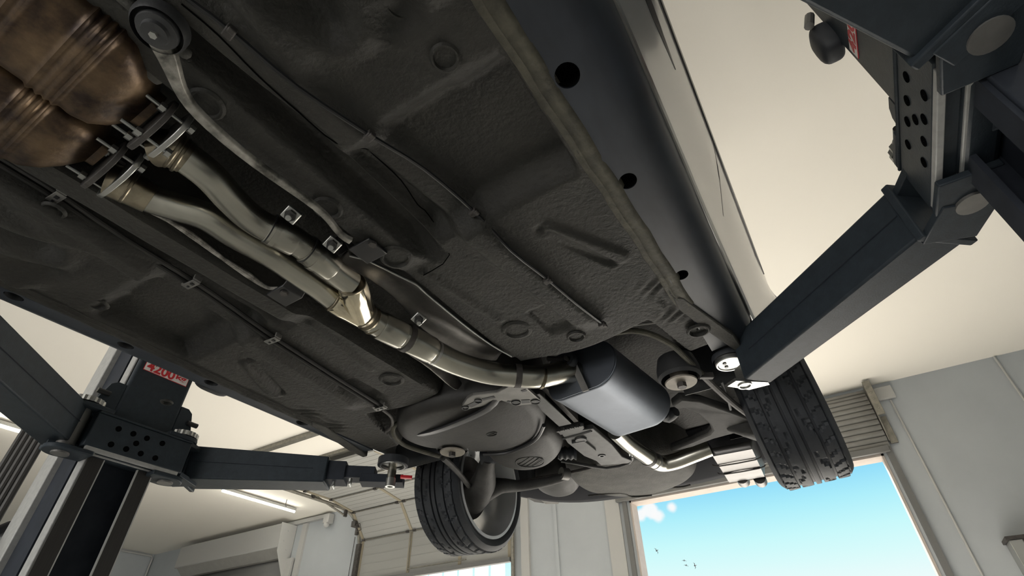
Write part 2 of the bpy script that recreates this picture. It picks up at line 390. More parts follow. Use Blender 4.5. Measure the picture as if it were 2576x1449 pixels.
# tube lamps: two in view, plus unseen ones added to brighten the front
def tube_lamp(c, label, group=None):
    t = thing('tube_lamp', label, 'lamp', c, group); x, y, z = c
    MB().span((x-.03, y-.80, z+.0), (x+.03, y+.80, z+.05)).build('lamp_housing', 'pvc', t, bevel=.006)
    MB().tube([(x, y-.785, z-.012), (x, y+.785, z-.012)], .022, 12, 1).build('lamp_tube', 'tube', t)
tube_lamp((-9.27, 5.99, 3.02), 'glowing white tube lamp on the ceiling above the left lift arm')
tube_lamp((-9.27, 2.2, 3.02), 'glowing white tube lamp at the left picture edge behind the front lift arm')
MB_hook = MB().tube([(-9.0, 6.35, 3.09), (-9.0, 6.35, 2.98), (-8.97, 6.35, 2.95), (-8.95, 6.35, 2.98)], .006, 6, 1).build('ceiling_hook', 'iron')
tag(MB_hook, 'small dark hook hanging from the ceiling beside the tube lamp', 'hook')
for x, y, lb in ((-4.6, -2.6, 'unseen added tube lamp on the ceiling in front of the car, left of it'), (2.6, -1.6, 'unseen added tube lamp on the ceiling right of the right lift post'), (-.9, -3.4, 'unseen added tube lamp on the ceiling straight ahead of the car')):
    tube_lamp((x, y, 3.02), lb)  # out of view, put in for extra light from the front

# pale building outside, seen under the half open door
fence = thing('panel_screen', 'pale screen of upright panels outside under the half open sectional door', 'fence', (-13, 15, ZF))
for k in range(17):
    MB().span((-9.62-.62*k-.50, 15, ZF), (-9.62-.62*k, 15.05, 3.9)).build('screen_panel', 'panelw', fence)
MB().span((-20.2, 15.05, 2.3), (-9.6, 15.10, 2.40)).span((-20.2, 15.05, .2), (-9.6, 15.10, .3)).build('screen_rail', 'facadewhite', fence)
# birds
for i, (px, py, s_, a, lb) in enumerate(((1651, 1386, .34, 1.0, 'small dark bird gliding highest in the sky of the open doorway'), (1721, 1411, .22, .1, 'tiny dark bird in the doorway sky, topmost of the low trio'),
                           (1726, 1423, .22, .3, 'tiny dark bird in the doorway sky, leftmost lowest of the low trio'), (1747, 1423, .32, 1.3, 'small dark bird banking in the doorway sky, rightmost of all'))):
    c = aty(px, py, 42); d1_ = rt*math.cos(a)-up*math.sin(a); d2_ = rt*math.sin(a)+up*math.cos(a)
    mm = MB().tube([c-d2_*.1*s_, c, c+d2_*.5*s_], [.01, .06*s_+.02, .012], 8, 2)
    for sg in (-1, 1):
        mm.tube([c, c+d1_*sg*.4*s_+d2_*.15*s_, c+d1_*sg*.75*s_-d2_*.1*s_], [.03, .025, .006], 6, 2, flat=.4)
    tag(mm.build('bird', 'bird'), lb, 'bird', 'birds in the sky')

# ------------------------------------------------------------------ the car on the lift
FZ = .85
XC = -.905
def mx(x): return 2*XC-x
car = thing('car', 'dark underside of a silver car raised on the two post lift', 'car', (XC, .8, FZ))

rng = np.random.RandomState(3)
def capsule(x, y, a, b, w, soft):
    ax, ay = a; bx, by = b; dx, dy = bx-ax, by-ay
    t = np.clip(((x-ax)*dx+(y-ay)*dy)/(dx*dx+dy*dy), 0, 1)
    d = np.hypot(x-ax-t*dx, y-ay-t*dy); return 1-ss(w-soft, w+soft, d)
def yrear(x):
    y = 1.235+.03*np.cos((x+.5)*9)
    y = np.where((x > -1.02) & (x < -.72), 1.19, y)
    y = y+.25*ss(-.30, -.24, x)*np.ones_like(x)+.32*(1-ss(-1.52, -1.40, x))
    return y
def zfloor(x, y):
    z = np.full_like(x, FZ)
    z += .16*ss(-1.085, -1.055, x)*(1-ss(-.765, -.735, x))*(1-ss(1.10, 1.2, y)*.3)
    for s in (0, 1):
        X = mx(x) if s else x
        end = 1-ss(.635, .70, y)
        z -= .022*ss(-.752, -.738, X)*(1-ss(-.668, -.655, X))*end; z += .055*ss(-.665, -.650, X)*(1-ss(-.625, -.600, X))*(1-ss(.60, .72, y))
        cx = -.575+.13*(y-.1)                                       # rib that carries the brake lines
        z -= .032*ss(cx-.055, cx-.02, X)*(1-ss(cx+.015, cx+.06, X))*(1-ss(1.1, 1.2, y))
        cr = ss(-.615, -.575, X)*(1-ss(-.235, -.222, X))            # seat crossmember channel
        z += .048*cr*ss(.335, .385, y)*(1-ss(.60, .665, y))
        fo = ss(-.56, -.50, X)*(1-ss(-.255, -.225, X))*(1-ss(.17, .25, y))
        z -= fo*.032*(1+.5*np.sin(X*38+y*20))
        z += .03*capsule(X, y, (-.335, .18), (-.335, .02), .05, .03)
        z += .045*capsule(X, y, (-.45, -.1), (-.42, .16), .035, .03)
        z -= .012*capsule(X, y, (-.36, .765), (-.26, .935), .022, .010)
        z += .012*capsule(X, y, (-.375, .752), (-.285, .945), .012, .010)
        z -= .008*capsule(X, y, (-.70, .72), (-.655, 1.0), .010, .008)
        bx = ss(-.575, -.56, X)*(1-ss(-.50, -.485, X))*ss(1.005, 1.02, y)*(1-ss(1.12, 1.16, y)); z += .014*bx
        z -= .012*capsule(X, y, (-.24, .36), (-.33, .37), .012, .012)
        wr = ss(-.30, -.22, X)*ss(1.02, 1.10, y)*(1-ss(1.25, 1.32, y)); z += .004*wr*np.sin(X*130+y*90+3*np.sin(y*40))
    z += .23*ss(0, .11, y-yrear(x))
    z += .0012*np.sin(x*23+y*11)*np.sin(y*17-x*5)
    return z
xs = np.concatenate([np.linspace(-1.62, -1.24, 76), np.linspace(-1.235, -.575, 120), np.linspace(-.57, -.172, 90)])
ys = np.concatenate([np.linspace(-1.2, -.1, 24), np.linspace(-.08, 1.7, 300), np.linspace(1.74, 2.98, 16)])
X, Y = np.meshgrid(xs, ys, indexing='ij'); Z = zfloor(X, Y)
m = MB(); m.sheet(lambda i, j: (X[i, j], Y[i, j], Z[i, j]), range(len(xs)), range(len(ys)))
floor_pan = m.build('floor_pan', 'coat', car, 60)
def zat(x, y): return float(zfloor(np.array([x]), np.array([y]))[0])
for px, py, r in ((1300, 830, .034), (1120, 145, .020), (1005, 18, .021), (530, 245, .024), (830, 505, .024), (1000, 630, .030), (985, 955, .032), (1450, 845, .022), (245, 768, .020), (1755, 825, .026), (480, 460, .022), (150, 510, .018), (420, 1010, .016)):
    p = at(px, py, FZ); z = zat(p.x, p.y) if px != 1755 else .842
    if z > .9: continue
    MB().lathe([(-.001, r*1.35), (-.006, r*1.18), (-.006, r*1.02), (.004, r*.86), (.004, r*.25), (.010, .0005)], (p.x, p.y, min(z, FZ+.04)), (0, 0, 1), 28).build('floor_plug', 'coat', car, 50)
# dusty sealed flanges along both sills
for s in (0, 1):
    m = MB(); pr_ = [(-.218, .858), (-.212, .846), (-.204, .848), (-.198, .842), (-.190, .846), (-.182, .842), (-.168, .846), (-.164, .86)]
    yy = np.linspace(-1.2, 1.22, 60)
    def fn(u, v):
        x, z = pr_[int(v)]; x += -.008+.014*ss(.2, 1.25, yy[u])+.0015*math.sin(yy[u]*37); z += .0015*math.sin(yy[u]*61+v)
        return (mx(x) if s else x, yy[u], z)
    m.sheet(fn, range(60), range(len(pr_))); m.build('sealed_flange', 'coat' if s else 'sealer', car, 60)
    m = MB(); pts = [(-.20, 1.16), (-.175, 1.18), (-.105, 1.44), (-.10, 1.53), (-.125, 1.53), (-.16, 1.40), (-.205, 1.22)]
    m.prism([(mx(x) if s else x, y, .842) for x, y in pts], (0, 0, .03)); m.build('jacking_flange', 'coat2', car, 30, bevel=.004)

# sill covers with drain holes
for s in (0, 1):
    prof = [(-.176, .846), (-.15, .849), (-.11, .853), (-.085, .860), (-.062, .874), (-.046, .895), (-.038, .925), (-.040, .945), (-.07, .96), (-.176, .90)]
    def off(y): return -.010*ss(.3, 1.4, y)
    yy = np.linspace(-1.3, 1.50, 141)
    rings = [[((mx(x+off(y)) if s else x+off(y)), y, z+.0) for x, z in prof] for y in yy]
    sc_ = MB().loft(rings).build('sill_cover', 'sill', car, 40)
    cut = MB()
    for k, (hy, r) in enumerate(((.449, .022), (.726, .019), (1.09, .017)) if not s else ((.21, .020), (.495, .020), (.772, .020), (1.154, .022))):
        hx = -.152 if not s else mx(-.205+.0)-.0
        if s: hx = mx(-.150)
        ring = [(hx+r*math.cos(a), hy+r*1.12*math.sin(a), .80) for a in [2*math.pi*q/24 for q in range(24)]]
        cut.prism(ring, (0, 0, .088))
        MB().lathe([(0.003, r*1.0), (.036, r*.99), (.036, 0.001)], (hx, hy, .8465), (0, 0, 1), 24).build('drain_hole', 'hole' if not s else 'plastic', sc_, 30)
    co = cut.build('cutter', 'sill'); 
    co.location = (0, 0, 0); bpy.context.view_layer.update()
    md = sc_.modifiers.new('holes', 'BOOLEAN'); md.object = co; md.operation = 'DIFFERENCE'; md.solver = 'EXACT'
    dg = bpy.context.evaluated_depsgraph_get(); me = bpy.data.meshes.new_from_object(sc_.evaluated_get(dg))
    sc_.modifiers.clear(); me.set_sharp_from_angle(angle=R(30)); sc_.data = me; bpy.data.objects.remove(co)

# body sides, door joints and mouldings
def side_x(z, y):
    pr = [(.925, -.046), (.96, -.034), (1.0, -.022), (1.06, -.002), (1.12, .018), (1.20, .036), (1.28, .040), (1.36, .034), (1.55, .0), (1.75, -.10), (1.95, -.22), (2.05, -.40), (2.08, XC)]
    for i in range(len(pr)-1):
        if z <= pr[i+1][0]: 
            t = (z-pr[i][0])/(pr[i+1][0]-pr[i][0]); break
    x = pr[i][1]+(pr[i+1][1]-pr[i][1])*t
    d = abs(math.hypot(y-2.2, z-.95)-.36)
    x += .022*math.exp(-(d/.05)**2)*(1 if z < 1.45 else 0)
    return x-.10*ss(2.5, 3.05, y)-.12*(1-ss(-1.6, -.9, y))
zs = [.925, .945, .96, .98, 1.0, 1.03, 1.06, 1.10, 1.15, 1.20, 1.25, 1.28, 1.32, 1.36, 1.45, 1.55, 1.65, 1.75, 1.85, 1.95, 2.0, 2.05, 2.07, 2.08]
ys2 = list(np.linspace(-1.6, 3.08, 118))
for s in (0, 1):
    m = MB(); g = {}
    for i, y in enumerate(ys2):
        for j, z in enumerate(zs):
            x = side_x(z, y) if z < 2.08 else XC
            if y > 2.48 and z < 1.04: continue
            if math.hypot(y-2.2, z-.95) < .36:
                a = math.atan2(z-.95, y-2.2); yy_, zz_ = 2.2+.36*math.cos(a), .95+.36*math.sin(a)
                if zz_ < .93: continue
                g[i, j] = (None, y, z); continue
            g[i, j] = (mx(x) if s else x, y, z)
    vs = {k: m.b.verts.new(Vector(v)) for k, v in g.items() if v[0] is not None}
    for i in range(len(ys2)-1):
        for j in range(len(zs)-1):
            q = [(i, j), (i+1, j), (i+1, j+1), (i, j+1)]
            if all(k in vs for k in q): m.b.faces.new([vs[k] for k in q])
    bs = m.build('body_side', 'paint', car, 40, solid=.006)
    arch = [(2.2+.362*math.cos(a), .95+.362*math.sin(a)) for a in np.linspace(-.05, math.pi+.05, 40)]
    MB().tube([(mx(side_x(max(z, .93), y)-.004) if s else side_x(max(z, .93), y)-.004, y, z) for y, z in arch], .012, 8, 1).build('arch_lip', 'paint', bs)
    m = MB()
    for z0, z1, y0, y1, o_ in ((1.085, 1.115, -1.2, .70, .004), (1.19, 1.240, -1.2, 1.72, .006)):
        yy = np.linspace(y0, y1, 40)
        rr = []
        for y in yy:
            k = 1 if y < y1-.15 else max(.05, (y1-y)/.15)
            zm = (z0+z1)/2; h_ = (z1-z0)/2*k
            a = [side_x(zm-h_, y)-.004, side_x(zm-h_, y)+o_, side_x(zm+h_, y)+o_, side_x(zm+h_, y)-.004]
            rr.append([(mx(v) if s else v, y, z) for v, z in zip(a, (zm-h_, zm-h_, zm+h_, zm+h_))])
        m.loft(rr)
    m.build('side_moulding', 'trim', bs, 30)
    m = MB()
    for y0 in (1.11, ):
        zz2 = np.linspace(1.03, 1.5, 24)
        m.loft([[(mx(v) if s else v, y0-.75*(z-1.06)+dy, z) for v, dy in ((side_x(z, y0)-.005, 0), (side_x(z, y0)+.0035, 0), (side_x(z, y0)+.0035, .007), (side_x(z, y0)-.005, .007))] for z in zz2])
    m.build('door_gap', 'trim', bs, 30)
    m = MB(); yy = np.linspace(-1.25, 1.5, 40)
    m.loft([[((mx(v+off(y)) if s else v+off(y)), y, z) for v, z in ((-.050, .928), (-.034, .924), (-.030, .931), (-.046, .938))] for y in yy]); m.build('sill_lip', 'bright', bs, 30)
# rear bumper, front end, wheel housings
m = MB(); us = np.linspace(-1, 1, 33); prf = [(2.62, 1.07), (2.84, .985), (2.98, .945), (3.06, .950), (3.10, 1.0), (3.12, 1.15), (3.12, 1.35), (3.06, 1.5), (2.9, 1.6)]
m.sheet(lambda i, j: (XC+.03+us[i]*.915, prf[j][0]-.32*abs(us[i])**4, prf[j][1]+.075*abs(us[i])**3), range(33), range(len(prf)))
m.build('rear_bumper', 'bumper', car, 50, solid=.008)
m = MB(); m.sheet(lambda i, j: (XC+us[i]*.86, -1.35-[.25, .42, .45, .4, .2][j]+.3*abs(us[i])**3, [.86, .9, 1.05, 1.2, 1.4][j]), range(33), range(5)); m.build('front_bumper', 'plastic', car, 50, solid=.008)
for s in (0, 1):
    m = MB(); aa = np.linspace(.12, math.pi+.15, 28)
    m.sheet(lambda i, j: ((lambda x: mx(x) if s else x)([-.36, -.30, -.02][j]), 2.2+.40*math.cos(aa[i]), .93+.38*math.sin(aa[i])), range(28), range(3))
    m.build('wheel_housing', 'plastic', car, 50, solid=.006)

# ---- brake lines with clips
def zc_of(p): return float(zfloor(np.array([p.x]), np.array([p.y]))[0])
def line_on_floor(pxs, dx=0., lift=.008):
    out = []
    for px, py in pxs:
        p = at(px, py, FZ-.012); out.append(Vector((p.x+dx, p.y, min(zc_of(p), .86)-lift)))
    return out
pr_ = [(480, -30), (595, 57), (760, 190), (935, 327), (1065, 433), (1193, 541), (1285, 616), (1378, 692), (1450, 753), (1516, 810)]
bl = MB().tube(line_on_floor(pr_, lift=.011), .0042, 8, 3).build('brake_line', 'trim', car)
for px, py in ((595, 57), (935, 327), (1193, 541), (1378, 692), (1516, 810)):
    p = at(px, py, FZ-.012); z = min(zc_of(p), .86)
    z -= .006; m = MB().box((p.x-.002, p.y, z-.006), (.020, .016, .014), Euler((0, 0, -.13)).to_matrix()).box((p.x+.006, p.y, z-.013), (.010, .012, .006), Euler((0, 0, -.13)).to_matrix())
    m.build('line_clip', 'iron', car, bevel=.002)
pl_ = [(-40, 395), (60, 455), (138, 503), (300, 607), (479, 720), (590, 795), (686, 854), (820, 940), (957, 1026)]
for k in (0, 1):
    MB().tube(line_on_floor(pl_, .010-.022*k, .010), .0058, 8, 3).build('fuel_line', 'tank', car)
for px, py in ((138, 500), (479, 717), (686, 852), (957, 1024)):
    p = at(px, py, FZ-.012); z = min(zc_of(p), .86); E_ = Euler((0, 0, .09)).to_matrix()
    m = MB().box((p.x, p.y, z-.020), (.046, .020, .003), E_).box((p.x-.026, p.y, z-.010), (.014, .020, .003), E_).box((p.x+.025, p.y, z-.012), (.006, .020, .014), E_)
    cl = m.build('line_clip', 'alu', car, bevel=.001)
    MB().box((p.x+.008, p.y, z-.0225), (.008, .008, .003), E_).box((p.x-.010, p.y, z-.0225), (.005, .005, .003), E_).build('clip_slot', 'trim', cl)

sp_ = line_on_floor([(470, -5), (560, 72), (660, 175), (760, 268), (850, 348), (915, 397), (930, 425), (1000, 497), (1045, 550), (1075, 578), (1130, 650), (1065, 695)], lift=-.0125)
for p in sp_: p.z = min(zc_of(p), .93)-.0012
MB().tube(sp_, .0013, 6, 3).build('panel_seam', 'hole', car)
# ---- scraped bracing strap along the tunnel edge, with round eyes
pts = [at(x, y, .80) for x, y in ((398, 95), (425, 150), (440, 195), (462, 245), (500, 290), (560, 345), (640, 410), (730, 473), (800, 522), (832, 556), (856, 592), (884, 606))]
ctr = []
rings = []
for i, p in enumerate(pts):
    d = (pts[min(i+1, len(pts)-1)]-pts[max(i-1, 0)]); d.z = 0; d.normalize(); n = Vector((-d.y, d.x, 0)); wd = (.022, .018, .013, .012, .012, .012, .011, .010, .009, .008, .008, .010)[i]
    rings.append([p-n*wd+Vector((0, 0, .004)), p+n*wd+Vector((0, 0, .004)), p+n*wd*.75-Vector((0, 0, .006)), p-n*wd*.75-Vector((0, 0, .006))])
br = MB().loft(rings).build('bracing_strap', 'brace', car, 40, bevel=.002, subsurf=1)
e = at(400, 72, .80)
MB().lathe([(-.008, .036), (.0, .040), (.012, .040), (.012, .001)], e, (0, 0, 1), 32).build('strap_eye', 'plastic', br)
MB().lathe([(-.018, .001), (-.018, .018), (-.012, .020), (-.010, .028), (-.006, .030), (0, .03)], e, (0, 0, 1), 28).build('mounting_bush', 'plastic', br)
bolt(e+Vector((.0, .0, -.018)), (0, 0, -1), .006, .005, 0, 'bolt', br)
p0 = at(345, 95, .84); MB().box(p0+Vector((.0, 0, 0)), (.10, .13, .02)).build('front_bracket', 'coat2', car, bevel=.008)
# black tunnel cross brace behind the collector
c0, c1 = at(940, 612, .835), at(712, 735, .835)
rg = []
for t, zz_, wd in ((-.06, .818, .030), (.14, .818, .030), (.24, .865, .026), (.32, .90, .024), (.68, .90, .024), (.76, .865, .026), (.86, .818, .030), (1.06, .818, .030)):
    p = c0.lerp(c1, t); p.z = zz_; rg.append([p+Vector((0, -wd, -.004)), p+Vector((0, wd, -.004)), p+Vector((0, wd, .004)), p+Vector((0, -wd, .004))])
tb = MB().loft(rg).build('tunnel_brace', 'trim', car, 30, bevel=.003)
for px, py in ((938, 612), (715, 735)):
    p = at(px, py, .816); bolt(p, (0, 0, -1), .010, .007, 0, 'bolt', tb, 'iron')
# flaking edge on the left side of the tunnel
fl = [(300, 485), (345, 515), (420, 555), (480, 592), (560, 650), (625, 692), (672, 722), (700, 724)]
P = [at(x, y, .842) for x, y in fl]
MB().tube([p+Vector((.002*math.sin(k*7.), 0, 0)) for k, p in enumerate(P)], [.004, .006, .004, .007, .005, .008, .005, .004], 8, 4).build('tunnel_edge', 'flake', car, 40)

# ---- exhaust: converters, flanges, twin pipes, collector, main pipe, silencer, tail pipe
def converter(x0, x1, name_z):
    w_, xc_ = (x1-x0)/2, (x0+x1)/2
    m = MB(); rg = []
    yy = [-.75, -.5, -.45, -.30]
    prof_ = []
    y = -.75
    while y < -.06: 
        prof_.append((y, 1.0)); y += .02
    ribs = []
    for k in range(300):
        y = -.75+.76*k/299
        b = 1.0
        for c_ in (-.002, -.014, -.026, -.040, -.100, -.114, -.15, -.29, -.31, -.33): b += .06*math.exp(-((y-c_)/.0045)**2)
        ribs.append((y, b))
    ribs += [(.020, 1.0), (.026, .985), (.050, .87), (.072, .65), (.083, .49), (.091, .36), (.105, .35)]
    for y, b in ribs:
        shift = (name_z-xc_)*ss(.0, .09, y)
        q = []
        for k in range(32):
            a = 2*math.pi*k/32; cx, sx = math.cos(a), math.sin(a)
            ex = 2/4.4
            q.append((xc_+shift+w_*b*math.copysign(abs(cx)**ex, cx), y, .862+.068*b*math.copysign(abs(sx)**ex, sx)))
        rg.append(q)
    m.loft(rg); return m.build('catalytic_converter', 'cat', car, 40)
ca = converter(-.918, -.702, -.838); cb = converter(-1.122, -.924, -1.005)
def flanges(xc_, half, par, tilt):
    E_ = Euler((0, 0, tilt)).to_matrix(); d = E_ @ Vector((1, 0, 0)); n = E_ @ Vector((0, 1, 0)); c = Vector((xc_, .112, .835))
    for nm, mt, o_, th, hz in (('dark_flange', 'iron', 0, .010, .040), ('pipe_flange', 'bright', .030, .010, .038)):
        ring = []
        for k in range(28):
            a = 2*math.pi*k/28; ring.append(c+n*o_+d*(half*math.copysign(abs(math.cos(a))**.8, math.cos(a)))+Vector((0, 0, hz*math.copysign(abs(math.sin(a))**.75, math.sin(a)))))
        f = MB().prism(ring, n*th).build(nm, mt, par, 40, bevel=.0015)
    for s in (-1, 0, 1):
        for zo in ((-.004,) if s else (-.034 if half < .07 else .03,)):
            b = c+d*(s*half*.80)+Vector((0, 0, zo)); mm = MB(); mm.cyl(b-n*.036, b+n*.045, .0034, 8); mm.tube([b-n*.012, b-n*.002], .009, 6, 1); mm.tube([b+n*.043, b+n*.052], .009, 6, 1)
            mm.build('flange_bolt', 'bright', par, 30)
flanges(-.838, .068, ca, .0); flanges(-1.005, .072, cb, .0)

def pp(l, z): return [at(x, y, z) for x, y in l]
ex = pp([(395, 372), (430, 375), (470, 398), (530, 445), (580, 500), (625, 543), (670, 572), (720, 592), (790, 640), (850, 690), (885, 715)], .835)
ex[0].y -= .0
pr1 = MB().tube(ex, .0315, 24, 5).build('exhaust_pipe', 'exhaust', car)
el = pp([(275, 452), (320, 470), (380, 500), (450, 522), (520, 545), (590, 590), (680, 640), (750, 688), (800, 722), (838, 752)], .835)
pl1 = MB().tube(el, .0305, 24, 5).build('exhaust_pipe', 'exhaust', car)
def band(pa, pb, r, par, mt='weld', nm='weld_seam'):
    d = (pb-pa).normalized(); return MB().tube([pa-d*.004, pa-d*.002, pa+d*.002, pa+d*.004], [r*.98, r*1.03, r*1.03, r*.98], 24, 1).build(nm, mt, par)
MB().tube(ex[:3], [.036, .036, .033], 24, 4).build('pipe_neck', 'heattint', pr1); MB().tube(el[:3], [.036, .036, .033], 24, 4).build('pipe_neck', 'heattint', pl1)
band(at(440, 380, .835), at(470, 398, .835), .037, pr1); band(at(455, 390, .835), at(480, 404, .835), .036, pr1); band(at(325, 472, .835), at(350, 485, .835), .036, pl1)
def sleeve(a, b, r, par, nm='pipe_sleeve'):
    a = at(*a, .835); b = at(*b, .835); return MB().tube([a, a.lerp(b, .04), a.lerp(b, .96), b], [r*.97, r, r, r*.97], 24, 1).build(nm, 'exhaust', par)
sleeve((675, 574), (745, 610), .0345, pr1); sleeve((770, 625), (835, 676), .0345, pr1)
def clamp(px, py, par, z=.815, r=.0):
    p = at(px, py, z); E_ = Vector((.40, -.30, -.85)).to_track_quat('-Z', 'Y').to_matrix() @ Euler((0, 0, .5)).to_matrix(); k = par
    MB().box(p, (.032, .030, .008), E_).box(p+E_ @ Vector((-.014, 0, .006)), (.006, .030, .018), E_).build('clamp_block', 'bright', k, bevel=.002)
    n_ = E_ @ Vector((0, 0, -1)); MB().tube([p+n_*.004, p+n_*.014], .0125, 6, 1).build('clamp_nut', 'dustiron', k, 30); MB().cyl(p+n_*.004, p+n_*.030, .0062, 12).build('clamp_stud', 'bright', k, 30)
clamp(732, 540, pr1); clamp(836, 614, pr1)
for a, b in (((678, 574), (681, 575.5)), ((772, 627), (775, 629))):
    A, B = at(*a, .835), at(*b, .835); MB().tube([A, B], [.0358, .0358], 24, 1).build('joint_ring', 'trim', pr1)
for a, b in (((688, 580), (700, 586)), ((790, 642), (802, 650))):
    A, B = at(*a, .835), at(*b, .835); MB().tube([A, B], [.0365, .0365], 24, 1).build('clamp_band', 'exhaust', pr1)
# Y collector
cl_o = at(910, 790, .835)
m = MB()
for a, ra in (((838, 752), .0325), ((885, 715), .0335)):
    A = at(*a, .835); d = (cl_o-A); m.tube([A, A+d*.12, A+d*.35, A+d*.62, cl_o], [ra*1.02, ra*1.12, ra*1.18, ra*1.16, .0385], 28, 4)
col_ = m.build('exhaust_collector', 'exhaustnew', car)
band(at(838, 752, .835), cl_o, .034, col_); band(at(885, 715, .835), cl_o, .035, col_)
m = MB(); A, B = at(900, 778, .835), at(950, 818, .835); d = (B-A).normalized()
m.tube([A+d*(.010*i) for i in range(8)], [.0385 if i % 2 else .0345 for i in range(8)], 24, 1); m.build('pipe_bellows', 'heattint', col_)
mp = pp([(935, 806), (985, 833), (1040, 858), (1100, 892), (1160, 918), (1230, 938), (1300, 945), (1350, 948), (1392, 955)], .835)
mp[-1].z = .855; mp.append(Vector((mp[-1].x+.035, mp[-1].y+.045, .875))); mp.append(Vector((mp[-1].x+.02, mp[-1].y+.05, .885)))
main = MB().tube(mp, [.036, .038, .0375, .0375, .0375, .0375, .0378, .0378, .0378, .0378, .0378], 28, 5).build('main_pipe', 'exhaust', car)
sleeve((955, 818), (1010, 845), .041, main); sleeve((1030, 854), (1085, 882), .041, main)
A, B = at(1295, 945, .835), at(1310, 946, .835); MB().tube([A, B], .0395, 28, 1).build('joint_ring', 'iron', main)
A, B = at(1090, 886, .835), at(1096, 889, .835); MB().tube([A, B], .0386, 28, 1).build('weld_seam', 'bright', main)
A, B = at(1360, 949, .835), at(1366, 950, .835); MB().tube([A, B], .0388, 28, 1).build('weld_seam', 'weld', main)
clamp(1053, 802, main); A, B = at(1018, 848, .835), at(1028, 853, .835); MB().tube([A, B], .0425, 28, 1).build('clamp_band', 'iron', main)

# silencer: flattened oval drum
mu = None
a0, a1 = Vector((-.605, 1.435, .885)), Vector((-.555, 1.835, .885))
ax_ = (a1-a0).normalized(); sd = Vector((ax_.y, -ax_.x, 0))
def oval(c, hw, hz, k=1.0):        # flat bottom and top, full round on the right, tighter round on the left
    out = []; rr = hz; rl = hz*.62
    for q in range(17):
        a = -math.pi/2+math.pi*q/16; out.append((hw-rr+rr*math.cos(a), rr*math.sin(a)))
    for q in range(9):
        a = math.pi/2+math.pi/2*q/8; out.append((-hw+rl+rl*math.cos(a), hz-rl+rl*math.sin(a)))
    for q in range(9):
        a = math.pi+math.pi/2*q/8; out.append((-hw+rl+rl*math.cos(a), -hz+rl+rl*math.sin(a)))
    for q in range(1, 8): out.append((-hw+rl+(2*hw-rl-rr)*q/8, -hz))
    return [c+sd*(u*k)+Vector((0, 0, v*k)) for u, v in out]
L_ = (a1-a0).length
m = MB().loft([oval(a0+ax_*t*L_, .138, .088, k) for t, k in ((0, .985), (.004, 1.0), (.03, 1.0), (.034, .994), (.965, .994), (.97, 1.0), (1, .99))])
mu = m.build('silencer', 'muffler', car, 50)
MB().loft([oval(a0-ax_*.001+ax_*t, .138, .088, k) for t, k in ((.0, .90), (.0, .975), (-.004, .98), (-.004, .95))][::-1]).build('end_seam', 'muffler', mu, 40)
m = MB().loft([oval(a0-ax_*.004, .138, .088, .95), oval(a0-ax_*.002, .138, .088, .96)]); m.build('end_plate', 'iron', mu, 40)
MB().tube([mp[-3], mp[-2], mp[-1], a0+sd*-.05+ax_*.01], [.038, .038, .038, .040], 24, 4).build('inlet_pipe', 'exhaust', mu)
MB().tube([at(1400, 975, .86), at(1425, 985, .87), at(1440, 960, .90)], [.004]*3, 8, 4).build('inlet_weld', 'weld', mu)
yq = 1.402
hb = aty(1473, 983, yq); ht = aty(1442, 915, yq)
m = MB().loft([[p+sd*-.012, p+sd*.012, p+sd*.012+ax_*.004, p-sd*.012+ax_*.004] for p in (ht, ht.lerp(hb, .5), hb)]); m.build('hanger_strap', 'alu', mu, 30)
hc = aty(1434, 908, yq-.012)
m = MB().lathe([(-.014, .010), (-.014, .022), (-.006, .027), (.006, .027), (.014, .022), (.014, .010)], hc, ax_, 24, closed=True); m.build('rubber_hanger', 'rubber', mu)
MB().tube([aty(1380, 902, yq+.01), hc+Vector((-.02, 0, .012))], .010, 8, 1).tube([hc-ax_*.03, hc+ax_*.02], .007, 8, 1).build('hanger_pin', 'iron', mu)
# tail pipe leaving the silencer and turning to the right
tp = [at(1548, 1085, .86), at(1580, 1115, .855), at(1615, 1140, .85), at(1640, 1157, .85), at(1665, 1166, .855), at(1700, 1160, .86), at(1745, 1143, .875), at(1785, 1128, .89)]
tpo = MB().tube(tp, [.034, .034, .034, .036, .036, .036, .036, .035], 24, 5).build('tail_pipe', 'exhaust', car)
A, B = at(1628, 1150, .85), at(1634, 1154, .85); MB().tube([A, B], .0378, 24, 1).build('joint_ring', 'iron', tpo)
A, B = at(1646, 1160, .85), at(1651, 1162, .85); MB().tube([A, B], .0375, 24, 1).build('weld_seam', 'bright', tpo)

# ---- heat shields in the tunnel
R_ = [(878, 640), (930, 655), (1000, 690), (1045, 712), (1070, 735), (1110, 768), (1180, 825), (1240, 868), (1285, 893)]
Lp = [(850, 655), (905, 690), (965, 725), (1000, 760), (1030, 790), (1060, 830), (1110, 862), (1170, 895), (1250, 912)]
P0 = pp(R_, .848); P1 = pp(Lp, .90)
m = MB(); m.sheet(lambda i, j: P0[i].lerp(P1[i], j/8)+Vector((0, 0, .024*math.sin(math.pi*j/8)*(1 if i not in (2, 6) else 1.25)-(.006 if j == 0 else 0))), range(9), range(9))
tsh = m.build('tunnel_shield', 'shield', car, 60, solid=.002, subsurf=1)
MB().tube([p+Vector((.003, 0, -.006)) for p in P0], .0028, 8, 3).build('shield_edge', 'bright', tsh)
P0 = pp([(862, 795), (900, 828), (960, 855), (1030, 893), (1085, 930), (1120, 965), (1150, 985)], .845); P1 = pp([(885, 780), (935, 822), (1000, 850), (1070, 885), (1125, 925), (1150, 945), (1165, 965)], .885)
m = MB(); m.sheet(lambda i, j: P0[i].lerp(P1[i], j/4), range(7), range(5)); m.build('tunnel_shield', 'shield', car, 60, solid=.002, subsurf=1)

